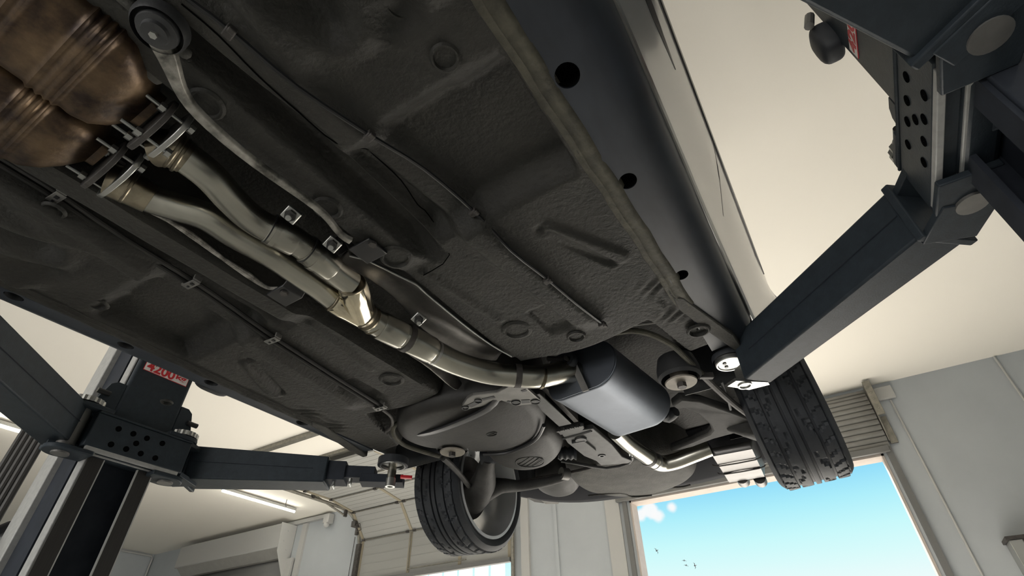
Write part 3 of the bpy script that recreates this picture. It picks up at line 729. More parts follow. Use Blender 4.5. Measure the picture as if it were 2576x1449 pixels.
# ---- fuel tank: saddle with lower lobe and strap
def hull(outline, z_bot, z_top, name, mt, r=.05, par=None, bulge=.012, rings_n=6):
    P = [Vector((x, y, 0)) for x, y in outline]; c = sum(P, Vector())/len(P); n = len(P); Q = []
    for i in range(n):                                              # rounded outline
        for k in range(5):
            t = k/5; p0, p1, p2, p3 = P[i-1], P[i], P[(i+1) % n], P[(i+2) % n]
            Q.append(.5*((2*p1)+(p2-p0)*t+(2*p0-5*p1+4*p2-p3)*t*t+(3*p1-p0-3*p2+p3)*t**3))
    rg = [[Vector((q.x, q.y, z_top)) for q in Q]]
    for k in range(rings_n+1):
        a = math.pi/2*k/rings_n; ins = r*(1-math.cos(a)); z = z_bot+r-r*math.sin(a)
        rg.append([Vector((q.x, q.y, z))-(q-c).normalized()*ins for q in Q])
    for f_ in (.75, .5, .25): 
        rg.append([Vector((c.x+(q.x-c.x)*f_, c.y+(q.y-c.y)*f_, z_bot-bulge*(1-f_*f_))) for q in [Vector((p.x, p.y, 0)) for p in rg[rings_n+1]]])
    return MB().loft(rg).build(name, mt, par or car, 50)
tk = hull([(-1.30, 1.30), (-1.41, 1.42), (-1.405, 1.55), (-1.33, 1.64), (-1.22, 1.75), (-1.10, 1.80), (-.96, 1.76), (-.845, 1.62), (-.80, 1.46), (-.84, 1.36), (-1.0, 1.30), (-1.15, 1.27)], .815, 1.06, 'fuel_tank', 'tank', .055)
lb = hull([(-1.25, 1.80), (-1.29, 1.95), (-1.24, 2.07), (-1.12, 2.10), (-1.0, 2.03), (-.92, 1.90), (-.90, 1.72), (-1.05, 1.70)], .83, 1.06, 'tank_lobe', 'tank', .07, tk)
def arc_on(c, rx, ry, z, a0, a1, n=24): return [Vector((c.x+rx*math.cos(a), c.y+ry*math.sin(a), z)) for a in np.linspace(a0, a1, n)]
c_ = at(1333, 1163, .818); m = MB(); m.tube(arc_on(c_, .062, .062, .8195, 0, 2*math.pi), .0022, 6, 1)
for t in (-.5, -.15, .2, .55):
    hw = .062*math.sqrt(1-t*t); p = c_+Vector((.5, .85, 0))*(.062*t); p.z = .8185; d = Vector((.85, -.5, 0)); m.tube([p-d*hw, p+d*hw], .0018, 6, 1)
m.build('moulded_grille_mark', 'tankmark', lb)
c_ = at(1237, 1093, .802); m = MB(); m.tube(arc_on(c_, .022, .016, .8035, 0, 2*math.pi), .0022, 6, 1); m.tube([c_-Vector((.012, 0, -.0015)), c_+Vector((.012, 0, .0015))], .0016, 6, 1); m.build('moulded_ring', 'tankmark', tk)
m = MB()
sp = [at(*p, .793) for p in ((1030, 1118), (1085, 1095), (1150, 1070), (1210, 1045), (1245, 1022), (1262, 1000))]; sp[0].z = .82; sp[-1].z = .82
rg = [[p+Vector((-.006, -.018, 0)), p+Vector((.006, .018, 0)), p+Vector((.006, .018, .016)), p+Vector((-.006, -.018, .016))] for p in sp]; m.loft(rg); m.build('tank_strap', 'trim', tk, 40, subsurf=1)
m = MB(); sp = [at(*p, .81) for p in ((1215, 1143), (1270, 1140), (1320, 1122), (1352, 1100), (1368, 1070))]; m.tube(sp, .008, 8, 3); m.build('tank_seam', 'trim', tk)

# ---- cast hanger bracket with cut-outs, bars, axle plate
zb = .805
out = [(1163, 1021), (1175, 1003), (1190, 995), (1250, 988), (1275, 975), (1300, 960), (1325, 968), (1328, 980), (1360, 1008), (1352, 1016), (1300, 1021), (1262, 1008), (1215, 1022), (1172, 1031)]
hb_ = MB().prism([at(x, y, zb) for x, y in out], (0, 0, .012)).build('hanger_bracket', 'alu', car, 30, bevel=.002)
for (x0, y0), (x1, y1), wd in (((1180, 1023), (1198, 1014), .011), ((1214, 1006), (1244, 999), .006), ((1276, 1011), (1284, 1012), .006), ((1312, 1011), (1333, 1010), .012), ((1312, 985), (1324, 982), .006)):
    A, B = at(x0, y0, zb-.0015), at(x1, y1, zb-.0015); d = (B-A).normalized(); n = Vector((-d.y, d.x, 0))*wd; MB().prism([A-n, B-n, B+n, A+n], (0, 0, .004)).build('bracket_pocket', 'trim', hb_, 30)
for px, py, r in ((1298, 1012, .014), (1347, 1010, .014), (1203, 1008, .011), (1171, 1025, .010)):
    MB().lathe([(-.002, .001), (-.002, r), (.002, r)], at(px, py, zb), (0, 0, 1), 20).lathe([(-.004, r), (-.004, r+.003), (.002, r+.003), (.002, r)], at(px, py, zb), (0, 0, 1), 20).build('bracket_boss', 'trim', hb_, 30)
def strip(pts, wd, th, name, mt, par, z=None):
    P = [Vector(p) for p in pts]; rg = []
    for i, p in enumerate(P):
        d = (P[min(i+1, len(P)-1)]-P[max(i-1, 0)]); d.z = 0; d.normalize(); n = Vector((-d.y, d.x, 0))*wd
        rg.append([p-n, p+n, p+n+Vector((0, 0, th)), p-n+Vector((0, 0, th))])
    return MB().loft(rg).build(name, mt, par, 30, bevel=.0015)
strip([at(1340, 995, .835), at(1422, 1070, .84)], .026, .006, 'support_bar', 'plate', car)
strip([at(1345, 955, .88), at(1400, 1010, .87), at(1450, 1062, .86)], .010, .03, 'support_bar', 'iron', car)
zp = .86
pl2 = MB().prism([at(x, y, zp) for x, y in ((1413, 1092), (1440, 1085), (1492, 1078), (1540, 1120), (1565, 1150), (1590, 1160), (1580, 1166), (1512, 1171), (1500, 1160), (1470, 1148), (1428, 1115))], (0, 0, .02)).build('axle_plate', 'plate', car, 30, bevel=.003)
MB().lathe([(-.004, .008), (-.004, .016), (.003, .020)], at(1514, 1146, zp), (0, 0, 1), 20).build('plate_hole', 'trim', pl2)
MB().lathe([(-.010, .001), (-.010, .024), (.0, .026)], at(1461, 1103, zp), (0, 0, 1), 20).build('plate_boss', 'plate', pl2)
m = MB(); m.prism([at(x, y, zp-.012) for x, y in ((1438, 1116), (1470, 1110), (1500, 1135), (1476, 1146))], (0, 0, .012)); m.build('plate_pad', 'plate', pl2, 30, bevel=.002)
m = MB(); m.prism([at(x, y, zp-.005) for x, y in ((1402, 1086), (1455, 1072), (1470, 1076), (1465, 1082), (1410, 1094))], (0, 0, .02))
for k in range(6):
    p = at(1404+12*k, 1083-2.6*k, zp-.008); m.box(p, (.012, .010, .012))
m.tube([at(1415, 1103, zp), at(1455, 1093, zp), at(1488, 1083, zp)], .006, 8, 1); m.build('diff_fins', 'plate', pl2, 30)
m = MB(); p = at(1430, 1140, .88); m.lathe([(-.05+.012*k, .032 if k % 2 else .024) for k in range(8)], p, (.8, .5, 0), 18); m.build('drive_boot', 'rubber', pl2)
MB().tube([at(1412, 1160, .9), at(1450, 1166, .885), at(1525, 1178, .88), at(1582, 1165, .88), at(1590, 1148, .87)], .007, 10, 2).build('anti_roll_bar', 'plate', car)
MB().tube([at(1590, 1148, .868), at(1586, 1137, .868), at(1582, 1135, .866), at(1584, 1146, .868)], .003, 8, 1).build('bar_clip', 'bright', car)
MB().tube([at(1160, 1235, .9), at(1420, 1192, .9), at(1500, 1172, .9)], .008, 10, 2).build('cross_tube', 'iron', car)

# ---- suspension arms, cables, bushings
def arm(pts, rad, name, mt='dustiron', flat=1.):
    return MB().tube(pts, rad, 18, 5, flat=flat, upv=(0, 0, 1)).build(name, mt, car)
la = arm([at(1228, 1152, .87), at(1222, 1180, .85), at(1216, 1215, .83), at(1200, 1245, .80), at(1190, 1268, .78)], [.030, .042, .062, .070, .055], 'trailing_arm')
MB().tube([at(1222, 1232, .82), at(1262, 1222, .83), at(1310, 1222, .84), at(1375, 1212, .86), at(1418, 1200, .88)], [.06, .036, .026, .022, .020], 18, 5).build('control_arm', 'dustiron', la)
MB().lathe([(-.03, .02), (-.03, .036), (.03, .036), (.03, .02)], at(1228, 1148, .88), (1, .3, 0), 20, closed=True).build('arm_bush', 'rubber', la)
MB().lathe([(-.02, .015), (-.02, .030), (.02, .030), (.02, .015)], at(1420, 1192, .89), (.5, .8, 0), 20, closed=True).build('arm_bush', 'alu', la)
rp = [(1690, 1022, .885), (1712, 1005, .875), (1765, 1012, .86), (1850, 1040, .85), (1925, 1068, .84), (1930, 1100, .83), (1862, 1088, .835), (1800, 1104, .85), (1745, 1124, .87), (1688, 1140, .885), (1690, 1132, .885), (1740, 1112, .87), (1782, 1094, .855), (1791, 1083, .85), (1785, 1068, .85), (1755, 1042, .865), (1722, 1028, .88), (1705, 1032, .885)]
ra = MB().loft([[at(x, y, z)+Vector((0, 0, .0)) for x, y, z in rp], [at(x, y, z)+Vector((0, 0, .035)) for x, y, z in rp]]).build('trailing_arm', 'dustiron', car, 40, bevel=.010)
MB().tube([at(1905, 1078, .85), at(1870, 1070, .85), at(1830, 1072, .86)], [.05, .045, .02], 16, 4).build('arm_knuckle', 'dustiron', ra)
MB().tube([at(1668, 1040, .9), at(1680, 1045, .9), at(1700, 1035, .9)], [.025, .03, .02], 12, 3).build('arm_bush', 'rubber', ra)
for px, py, z, nm in ((1138, 1139, .80, 0), (1714, 964, .80, 1)):
    p = at(px, py, z); t = MB().lathe([(0, .001), (0, .050), (.004, .052), (.006, .046), (.012, .03), (.04, .03)], p, (0, 0, 1), 32).build('bush_washer', 'washer', car)
    MB().tube([p+Vector((0, 0, -.016)), p], .015, 6, 1).build('bolt', 'iron', t, 30)
    MB().lathe([(.012, .062), (.022, .070), (.05, .070), (.09, .06)], p, (0, 0, 1), 32).build('subframe_bush', 'plastic', t)
MB().tube([at(1500, 830, .86), at(1535, 838, .875), at(1590, 832, .875), at(1640, 842, .865), at(1690, 868, .85), at(1725, 900, .84), at(1765, 940, .83)], .009, 10, 4).build('handbrake_cable', 'sealer', car)
MB().tube([at(1765, 940, .83), at(1800, 975, .83), at(1845, 1015, .83), at(1885, 1045, .84)], .012, 10, 3).build('handbrake_cable', 'iron', car)
MB().box(at(1775, 945, .825), (.05, .018, .02), Euler((0, 0, .6)).to_matrix()).build('cable_clip', 'iron', car, bevel=.003)
MB().tube([at(1500, 826, .855), at(1560, 822, .86), at(1640, 812, .86), at(1665, 812, .86), at(1680, 822, .862)], .004, 8, 3).build('brake_line', 'alu', car)
MB().tube([at(1085, 1040, .88), at(1030, 1050, .86), at(995, 1068, .85), at(990, 1092, .83), at(1015, 1118, .82), at(1060, 1135, .815), at(1105, 1148, .815)], .009, 10, 4).build('handbrake_cable', 'sealer', car)
MB().tube([at(1115, 1152, .815), at(1145, 1180, .815), at(1180, 1222, .815)], .013, 10, 3).build('handbrake_cable', 'dustiron', car)
MB().tube([at(962, 1030, .836), at(985, 1050, .84), at(985, 1075, .85), at(960, 1090, .86)], .006, 8, 3).build('brake_line', 'iron', car)
MB().tube([at(1815, 960, .84), at(1830, 1000, .84), at(1838, 1030, .84)], .005, 8, 3).build('brake_hose', 'plastic', car)

# ---- spare wheel well, rear boxes
sw = hull([(-1.12, 2.36), (-1.21, 2.55), (-1.21, 2.76), (-1.09, 2.94), (-.90, 3.0), (-.70, 2.93), (-.58, 2.78), (-.57, 2.56), (-.66, 2.40), (-.88, 2.30)], .90, 1.12, 'spare_wheel_well', 'coat2', .08)
for px, py, rx, ry in ((1573, 1201, .030, .022), (1608, 1222, .022, .014)):
    c_ = at(px, py, .893); m = MB(); m.tube(arc_on(c_, rx, ry, .895, 0, 2*math.pi), .004, 6, 1); m.build('drain_plug', 'coat', sw)
m = MB(); m.tube([at(1480, 1247, .90), at(1560, 1240, .897), at(1590, 1250, .897), at(1640, 1246, .90)], .005, 6, 3); m.build('pressed_ridge', 'coat', sw)
m = MB(); c_ = at(1700, 1205, .91); m.tube(arc_on(c_, .10, .14, .908, 1.2, 4.6), .005, 6, 1); m.build('pressed_ridge', 'coat', sw)
lbx = hull([(-1.30, 2.50), (-1.42, 2.58), (-1.50, 2.70), (-1.47, 2.86), (-1.36, 2.88), (-1.25, 2.78), (-1.19, 2.62), (-1.22, 2.52)], .95, 1.15, 'rear_plastic_box', 'tank', .06)
MB().prism([at(x, y, .985) for x, y in ((1352, 1252), (1372, 1268), (1404, 1268), (1408, 1262), (1388, 1260), (1365, 1250))], (0, 0, .012)).build('box_plate', 'alu', lbx, 30)
MB().prism([at(x, y, .985) for x, y in ((1325, 1252), (1345, 1263), (1368, 1266), (1352, 1252))], (0, 0, .012)).build('box_foil', 'foil', lbx, 30)
hs = [at(x, y, .86) for x, y in ((1772, 1150), (1890, 1128), (1938, 1190), (1838, 1212))]
c_ = sum(hs, Vector())/4; e0 = (hs[1]-hs[0]).normalized(); e1 = (hs[3]-hs[0]); e1 -= e0*e1.dot(e0); e1.normalize()
m = MB(); W_, H_ = .118, .215; us = np.linspace(-1, 1, 15); vs2 = np.linspace(-1, 1, 25)
def shf(i, j):
    u, v = us[i], vs2[j]; z = .858+.11*max(0, abs(u)-.72)/.28+.03*(v < -.96)-.004*sum(math.exp(-((v-c)/.05)**2) for c in (-.35, .25, .8))
    return c_+e0*(W_*(u if abs(u) < .86 else math.copysign(.86, u)))+e1*(H_*v)+Vector((0, 0, z-c_.z))
m.sheet(shf, range(15), range(25)); hso = m.build('rear_heat_shield', 'foil', car, 40, solid=.003)
m = MB()
for v in (-.35, .25): 
    p = c_+e1*(H_*v); p.z = .85; m.tube([p-e0*.11+Vector((0, 0, .012)), p-e0*.08, p+e0*.08, p+e0*.11+Vector((0, 0, .012))], .003, 6, 2)
m.build('shield_band', 'iron', hso)
m = MB()
for px in (1868, 1912): 
    p = at(px, 1206, .875); m.tube([p-e1*.03, p+e1*.04], .03, 14, 1)
m.build('outlet_tip', 'foil', hso)

# ---- rear wheels (and the front pair out of the frame)
def wheel(c, s, camber, name='rear_wheel'):
    t = bpy.data.objects.new(name, None); COL.objects.link(t); t.parent = car; LOCAL.append(t)
    t.location = Vector(c)-Vector((XC, .8, FZ)); O = Vector((0, 0, -EYE))
    Rt, W2, rim = .312, .130, .242
    prof = [(-.100, rim+.006), (-.120, rim+.013), (-.128, rim+.026), (-.131, rim+.042), (-.127, Rt-.020), (-.114, Rt-.006)]
    tread = []
    x = -.108
    for a, b in ((-.108, -.068), (-.060, -.018), (-.010, .010), (.018, .060), (.068, .108)):
        tread += [(a, Rt-.009), (a+.001, Rt)]+[(a+(b-a)*q/6, Rt+.0008) for q in range(1, 6)]+[(b-.001, Rt), (b, Rt-.009)]
    n0 = len(prof); prof += tread; n1 = len(prof)
    prof += [(-p[0], p[1]) for p in reversed(prof[:n0])]
    def fn(i, k):
        if n0 <= i < n1:
            x = prof[i][0]
            if abs(x) > .0695 and (k+int(round((abs(x)-.068)*60))) % 6 == 0: return -.007
            if .0185 < abs(x) < .0595:
                q = (k+int(round(900*(abs(x)-.018)**1.35*7)))
                if (q+(7 if x > 0 else 0)) % 18 in (0, 1) and abs(x) > .026: return -.007
                if (q+9) % 18 == 0 and abs(x) > .044: return -.005
        return 0
    sg = -1 if s else 1                     # +x is the outside on the right hand wheel
    MB().lathe([(p[0]*1, p[1]) for p in prof], O, (1, 0, 0), 216, fn).build('tyre', 'rubber', t, 28)
    rm = MB().lathe([(-.112, rim+.010), (-.126, rim+.012), (-.127, rim-.002), (-.110, rim-.012), (-.09, rim-.016), (-.06, rim-.03), (.04, rim-.034), (.09, rim-.02), (.11, rim-.012), (.127, rim-.002), (.126, rim+.012), (.112, rim+.010), (.08, rim-.01), (.04, rim-.026), (-.06, rim-.022), (-.09, rim-.008)], O, (1, 0, 0), 72, closed=True).build('rim', 'alloy', t, 30)
    m = MB()
    for k in range(5):
        for o_ in (-.13, .13):
            a = 2*math.pi*k/5+o_; a2 = 2*math.pi*k/5+o_*.4
            A = O+Vector((sg*.07, .05*math.cos(a2), .05*math.sin(a2))); B = O+Vector((sg*.085, (rim-.02)*math.cos(a), (rim-.02)*math.sin(a)))
            m.tube([A, A.lerp(B, .5)+Vector((sg*.012, 0, 0)), B], [.022, .017, .022], 8, 3, flat=1.3)
    m.lathe([(sg*.04, .001), (sg*.04, .07), (sg*.085, .065), (sg*.09, .001)], O, (1, 0, 0), 32); m.build('spokes', 'alloy', rm, 40)
    m = MB().lathe([(sg*.005, .06), (sg*.005, .155), (sg*.025, .155), (sg*.025, .06)], O, (1, 0, 0), 48, closed=True).lathe([(-sg*.07, .001), (-sg*.07, .07), (sg*.04, .085), (sg*.04, .001)], O, (1, 0, 0), 32); m.build('brake_disc', 'iron', t, 40)
    m = MB().box(O+Vector((sg*.012, -.13, .06)), (.07, .07, .12)); m.build('brake_caliper', 'iron', t, bevel=.01)
    t.rotation_euler = (0, camber, 0)
    return t
wheel((-.072, 2.20, .925), 0, R(-4)); wheel((-1.615, 2.20, .875), 1, R(3))
wheel((-.10, -.55, .90), 0, 0, 'front_wheel'); wheel((-1.71, -.55, .90), 1, 0, 'front_wheel')

# ------------------------------------------------------------------ two post lift
def lift_post(right):
    s = -1 if right else 1                                   # towards the car: +x on the left post
    def X(x): return -1.86-x if right else x
    def P(x, y, z): return Vector((X(x), y, z))
    dz = .025 if right else 0.
    lab = 'grey lift post at the right picture edge, its carriage close to the camera' if right else 'grey lift post rising at the lower left with a red and white load label'
    t = thing('lift_post', lab, 'car lift', P(-2.45, .85, ZF), 'posts of the two post lift')
    def bx(m, a, b): m.span(P(*a), P(*b)); return m
    # column with lips, recessed flank and corner flanges
    m = MB()
    bx(m, (-2.66, .76, ZF), (-2.62, .95, 2.95)); bx(m, (-2.335, .77, ZF), (-2.315, .957, 2.95)); bx(m, (-2.64, .955, ZF), (-2.275, .972, 2.95)); bx(m, (-2.55, .758, ZF), (-2.30, .772, 2.95))
    bx(m, (-2.40, .742, ZF), (-2.36, .76, 2.95)); bx(m, (-2.66, .72, ZF+.0), (-2.25, .99, ZF+.02))
    col = m.build('column', 'liftdark', t, 30)
    m = bx(bx(MB(), (-2.322, .735, ZF), (-2.270, .775, 2.95)), (-2.66, .735, ZF), (-2.55, .775, 2.95)); m.build('column_flange', 'liftlight' if not right else 'liftdark', col, 30, bevel=.004)  # left flanges coloured as lit from the front, right ones as shaded
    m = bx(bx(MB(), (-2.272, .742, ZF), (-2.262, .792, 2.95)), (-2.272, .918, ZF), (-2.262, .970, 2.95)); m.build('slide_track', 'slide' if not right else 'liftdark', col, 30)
    m = bx(bx(bx(MB(), (-2.272, .792, ZF), (-2.262, .796, 2.95)), (-2.272, .914, ZF), (-2.262, .918, 2.95)), (-2.275, .970, ZF), (-2.262, .974, 2.95)); m.build('lip_edge', 'pvc' if not right else 'liftdark', col, 30)  # shade of the right post put into the colour: dark copy of the pale edges
    # carriage
    m = bx(MB(), (-2.312, .742, .72+dz), (-2.25, .973, 1.85)); ca_ = m.build('carriage', 'lift', t, 30, bevel=.012)
    # ribs and gussets
    for yg, dirn in ((.70, -1), (.985, 1)):
        ye = .742 if dirn < 0 else .973; mm = MB().prism([P(-2.252, ye-dirn*.002, .875+dz), P(-2.252, ye+dirn*.085, .875+dz), P(-2.252, ye+dirn*.05, .99+dz), P(-2.252, ye+dirn*.03, 1.005+dz), P(-2.252, ye-dirn*.002, 1.005+dz)], (-s*.012, 0, 0)); mm.build('gusset', 'lift', ca_, 30, bevel=.002)
        mm = MB().cyl(P(-2.245, ye+.04*dirn, .945+dz), P(-2.245, ye+.085*dirn, .945+dz), .010, 12); mm.build('release_pin', 'trim', ca_)
    # cross member with holes
    xf = -2.212
    m = bx(bx(MB(), (-2.262, .690, .735+dz), (xf, 1.052, .858+dz)), (-2.262, .69, .858+dz), (xf+.004, 1.052, .866+dz)); cm = m.build('cross_member', 'lift', t, 30, bevel=.004)
    for k, (y, z) in enumerate(((.772, .822), (.826, .822), (.878, .822), (.939, .822), (.85, .792), (.772, .762), (.826, .762), (.880, .762), (.936, .762))):
        MB().lathe([(-.0012, .0065), (-.0012, .0105), (.004, .011)], P(xf, y, z+dz), (-s, 0, 0), 16).lathe([(-.0010, .0005), (-.0010, .0068)], P(xf, y, z+dz), (-s, 0, 0), 16).build('bolt_hole', 'hole', cm, 30)
    m = bx(bx(MB(), (-2.225, .70, .722+dz), (xf, 1.04, .737+dz)), (-2.262, .70, .722+dz), (-2.252, 1.04, .737+dz)); m.build('weld_strip', 'liftlight', cm, 30, bevel=.002)
    for yp in (.655, 1.03):
        for z0 in (.706, .866):
            m = MB()
            rg = [P(-2.21, yp+(.08 if yp < .8 else -.08), z0+dz), P(-2.31, yp+(.08 if yp < .8 else -.08), z0+dz)]
            a0 = 0 if yp < .8 else 0
            arcp = [P(-2.265+.058*math.cos(a), yp+(.058*math.sin(a) if yp > .8 else -.058*math.sin(a)), z0+dz) for a in np.linspace(math.pi, 0, 14)]
            m.prism([rg[0], rg[1]]+arcp, (0, 0, .016))
            m.build('pivot_fork', 'lift', t, 30, bevel=.003)
        MB().cyl(P(-2.265, yp, .7+dz), P(-2.265, yp, .895+dz), .028, 24).build('pivot_pin', 'alu', t)
        m = MB().lathe([(0, .02), (0, .052), (.018, .052), (.018, .02)], P(-2.262, yp, .886+dz), (0, 0, 1), 40, lambda i, k: .003*(k % 2) if i in (1, 2) else 0, closed=True)
        m.build('lock_gear', 'bright', t, 30)
    if right:
        m = MB().prism([atx(x, y, .432) for x, y in ((2440, 238), (2495, 222), (2525, 255), (2520, 322), (2437, 356))], (.03, 0, 0)); gb = m.build('guide_block', 'lift', ca_, 30, bevel=.003)
        for px, py in ((2480, 255), (2476, 313)): bolt(atx(px, py, .432), (-1, 0, 0), .010, .008, 0, 'guide_bolt', gb)
    # hoses and handle behind the column
    hz = MB()
    for k in range(5): hz.tube([P(-2.68-.028*k, .70-.012*k, ZF), P(-2.68-.028*k, .70-.012*k, .96)], .012, 10, 1)
    hz.build('hydraulic_hose', 'slide', t)
    if not right: MB().tube([P(-2.72, .76, .55), P(-2.66, .66, .47), P(-2.55, .45, .33), P(-2.5, .30, .22)], .022, 12, 2).build('control_handle', 'liftdark', t)
    # arms
    def sect(c0, c1, z0, z1): return [Vector((c0[0], c0[1], z0)), Vector((c1[0], c1[1], z0)), Vector((c1[0], c1[1], z1)), Vector((c0[0], c0[1], z1))]
    def arm(a_in, a_out, b_in, b_out, za0, za1, zb0, zb1, name):
        ai, ao, bi, bo = [Vector(v) for v in (a_in, a_out, b_in, b_out)]
        o = MB().loft([sect(ai, ao, za0, za1), sect(bi, bo, zb0, zb1)]).build(name, 'lift', t, 30, bevel=.006)
        d = (bi-ai).normalized(); n = (ao-ai).normalized()*.012
        e0, e1 = ai-d*.006, ai+d*.012
        MB().loft([sect(e0-n*.7, e0+(ao-ai)+n*.7, za0-.010, za1+.008), sect(e1-n*.7, e1+(ao-ai)+n*.7, za0-.010, za1+.008)]).build('arm_collar', 'lift', o, 30, bevel=.003)
        m = MB(); k0, k1 = ai.lerp(bi, .03), ai.lerp(bi, .9); zz0 = za0+(za1-za0)*.52; zz1 = zb0+(zb1-zb0)*.5
        w_ = -n.normalized()*.0012
        m.tube([Vector((*(k0+w_), zz0)), Vector((*(k1+w_), zz1))], .0016, 6, 1); m.build('weld_line', 'liftdark', o)
        # tongue between the pivot plates
        pv = P(-2.265, .655 if d.y < 0 else 1.03, 0).xy
        cen = (ai+ao)/2; dd = (cen-pv).normalized(); nn = Vector((-dd.y, dd.x))*.05
        for q0, q1 in ((za0-.012, za0+.006), (za1-.03, za1-.01)):
            MB().loft([sect(pv-nn, pv+nn, q0, q1), sect(cen-nn, cen+nn, q0, q1)]).build('arm_tongue', 'lift', o, 30, bevel=.002)
        return o, d, n.normalized()
    if right:
        a, d, n = arm((.329, 1.095), (.414, 1.164), (-.126, 1.530), (-.064, 1.597), .74, .885, .74, .882, 'swing_arm')
        tip = Vector((-.10, 1.568)); 
        m = MB().loft([sect(tip-d*.05-n*.04, tip-d*.05+n*.04, .752, .80), sect(tip+d*.035-n*.032, tip+d*.035+n*.032, .752, .80)]); ext = m.build('arm_extension', 'bright', a, 30, bevel=.002)
        m = MB().prism([at(x, y, .738) for x, y in ((1830, 972), (1852, 958), (1932, 962), (1936, 968), (1884, 981))], (0, 0, .010)); m.build('end_plate', 'bright', a, 30)
        MB().lathe([(-.004, .016), (-.004, .021), (.01, .021), (.01, .016)], at(1874, 969, .738), (0, 0, 1), 28, closed=True).lathe([(.002, .001), (.002, .016)], at(1874, 969, .738), (0, 0, 1), 28).build('screw_socket', 'bright', a)
        c = at(1838, 915, .825); rr = .046
        pd = MB().lathe([(.0, .001), (.0, rr*.8), (-.003, rr*.86), (-.003, rr*.95), (.0, rr), (.012, rr)], c, (0, 0, 1), 36).build('lift_pad', 'bright', a)
        MB().lathe([(.012, rr*1.1), (.022, rr*1.15), (.030, rr*1.1), (.030, .001)], c, (0, 0, 1), 36).build('rubber_pad', 'rubber', pd)
        for ddx in (-.012, .012): MB().cyl(c+Vector((-.016, ddx, -.003)), c+Vector((-.016, ddx, .001)), .006, 10).build('pad_bolt', 'trim', pd)
        a2, d2_, n2 = arm((.322, .655), (.432, .575), (-.19, -.05), (-.08, -.13), .74, .885, .74, .87, 'swing_arm')
        MB().lathe([(0, .001), (0, .055), (.02, .055), (.02, .001)], (-.20, -.15, .825), (0, 0, 1), 32).build('lift_pad', 'rubber', a2)
    else:
        a, d, n = arm((-2.285, 1.085), (-2.375, 1.195), (-1.838, 1.452), (-1.912, 1.552), .74, .880, .742, .852, 'swing_arm')
        bi = Vector((-1.838, 1.452)); bo = Vector((-1.912, 1.552)); w_ = (bo-bi)
        q0, q1 = bi+w_*.12-d*.05, bo-w_*.12-d*.05
        e1_ = MB().loft([sect(q0, q1, .758, .840), sect(q0+d*.125, q1+d*.125, .758, .838)]).build('arm_extension', 'liftdark', a, 30, bevel=.002)
        q0, q1 = bi+w_*.2, bo-w_*.2
        MB().loft([sect(q0, q1, .772, .825), sect(q0+d*.20, q1+d*.20, .772, .822)]).build('arm_extension', 'liftdark', a, 30, bevel=.002)
        q0, q1 = bi+w_*.18+d*.14, bo-w_*.18+d*.14
        fb = MB().loft([sect(q0, q1, .755, .79), sect(q0+d*.185, q1+d*.185, .755, .79)]).build('end_bar', 'liftdark', a, 30, bevel=.002)
        for px, py in ((838, 1222), (880, 1216)):
            p = at(px, py, .74); MB().tube([p-Vector((0, 0, .006)), p+Vector((0, 0, .02))], .008, 8, 1).build('stop_pin', 'bright', a)
            MB().tube([p-n.to_3d()*.024+Vector((0, 0, -.004)), p+n.to_3d()*.02+Vector((0, 0, -.004))], .006, 8, 1).build('stop_pin', 'bright', a)
        c = at(988, 1172, .815)
        pd = MB().lathe([(.004, .018), (.004, .046), (-.004, .050), (-.004, .056), (.006, .060)], c, (0, 0, 1), 36).build('lift_pad', 'bright', a)
        MB().lathe([(-.002, .058), (.0, .066), (.030, .066), (.034, .05), (.034, .001)], c, (0, 0, 1), 36).build('rubber_pad', 'rubber', pd)
        MB().cyl(c+Vector((0, 0, -.085)), c+Vector((0, 0, .02)), .0185, 20).build('pad_screw', 'exhaust', pd)
        MB().lathe([(-.09, .012), (-.09, .021), (-.055, .021), (-.055, .012)], c, (0, 0, 1), 24, closed=True).build('screw_collar', 'bright', pd)
        m = MB().box(c+Vector((.045, .045, -.045)), (.05, .02, .012), Euler((0, 0, .8)).to_matrix()); m.build('latch_tab', 'red', pd, label='red latch tab', bevel=.002)
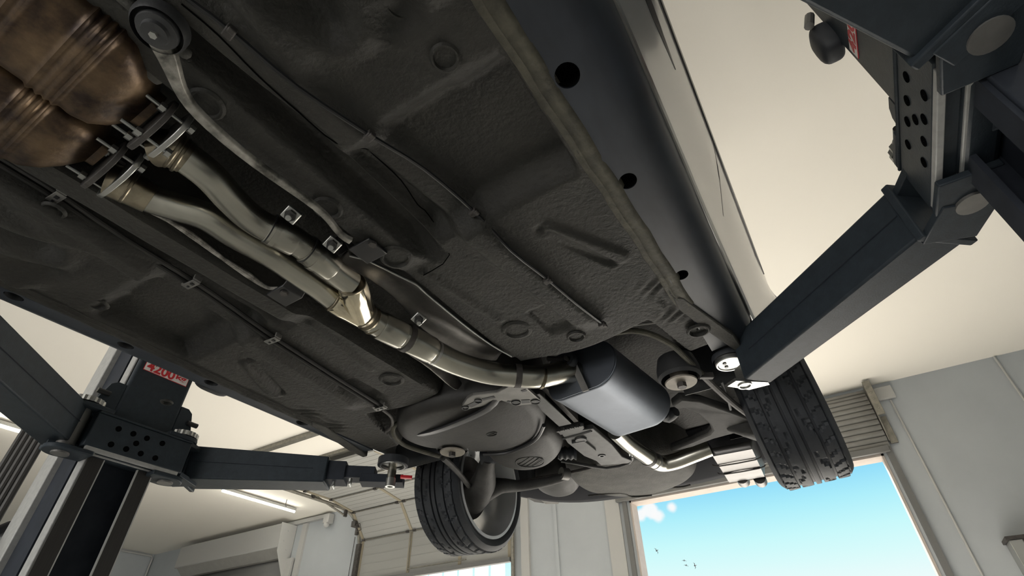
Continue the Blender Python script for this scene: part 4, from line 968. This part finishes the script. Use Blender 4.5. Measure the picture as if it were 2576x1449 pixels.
        a2, d2_, n2 = arm((-2.290, .706), (-2.372, .632), (-1.66, .055), (-1.742, -.02), .74, .885, .74, .87, 'swing_arm')
        MB().lathe([(0, .001), (0, .055), (.02, .055), (.02, .001)], (-1.62, -.12, .825), (0, 0, 1), 32).build('lift_pad', 'rubber', a2)
    # rubber door guard and load label on the carriage
    g0 = (1.055, 1.15) if not right else (.985, 1.325)
    MB().blob(P(-2.235, g0[0], g0[1]), (.030, .085 if not right else .038, .045 if not right else .062), None, 12, 3.2).build('door_guard', 'rubber', ca_)
    MB().tube([P(-2.225, g0[0]-.05, g0[1]+.07), P(-2.21, g0[0]-.05, g0[1]+.03)], .012, 10, 1).build('guard_bolt', 'alu', ca_)
    y0, y1, z0, z1 = (.768, .952, 1.088, 1.135) if not right else (.772, .948, 1.10, 1.147)
    if right: z0 += .065; z1 += .065
    lb_ = MB().span(P(-2.2505, y0, z0), P(-2.2485, y1, z1)).build('load_label', 'red', ca_, None)
    MB().span(P(-2.249, y0+.002, z0+.002), P(-2.2475, y1-.002, z1-.002)).build('label_ground', 'white', lb_, None)
    def text(body, size, yy, zz, dy):
        cu = bpy.data.curves.new('t', 'FONT'); cu.body = body; cu.size = size; cu.extrude = .0004; cu.offset = size*.03
        ob_ = bpy.data.objects.new('t', cu); COL.objects.link(ob_); bpy.context.view_layer.update()
        me = bpy.data.meshes.new_from_object(ob_.evaluated_get(bpy.context.evaluated_depsgraph_get())); bpy.data.objects.remove(ob_)
        xs_ = [v.co.x for v in me.vertices]; w0, w1 = min(xs_), max(xs_)
        for v in me.vertices:
            u = (v.co.x-w0)/(w1-w0)*dy; y = yy+u if not right else yy-u
            v.co = P(-2.2470+v.co.z, y, zz+v.co.y)+Vector((0, 0, EYE))
        me.materials.append(M['red']); o = bpy.data.objects.new('label_lettering', me); COL.objects.link(o)
        o.parent = lb_
    ya = y0+.008 if not right else y1-.008
    text('4200', .053, ya, z0+.0055, .116)
    yb = y0+.130 if not right else y1-.130
    text('kg', .032, yb, z0+.017, .044)
lift_post(False); lift_post(True)
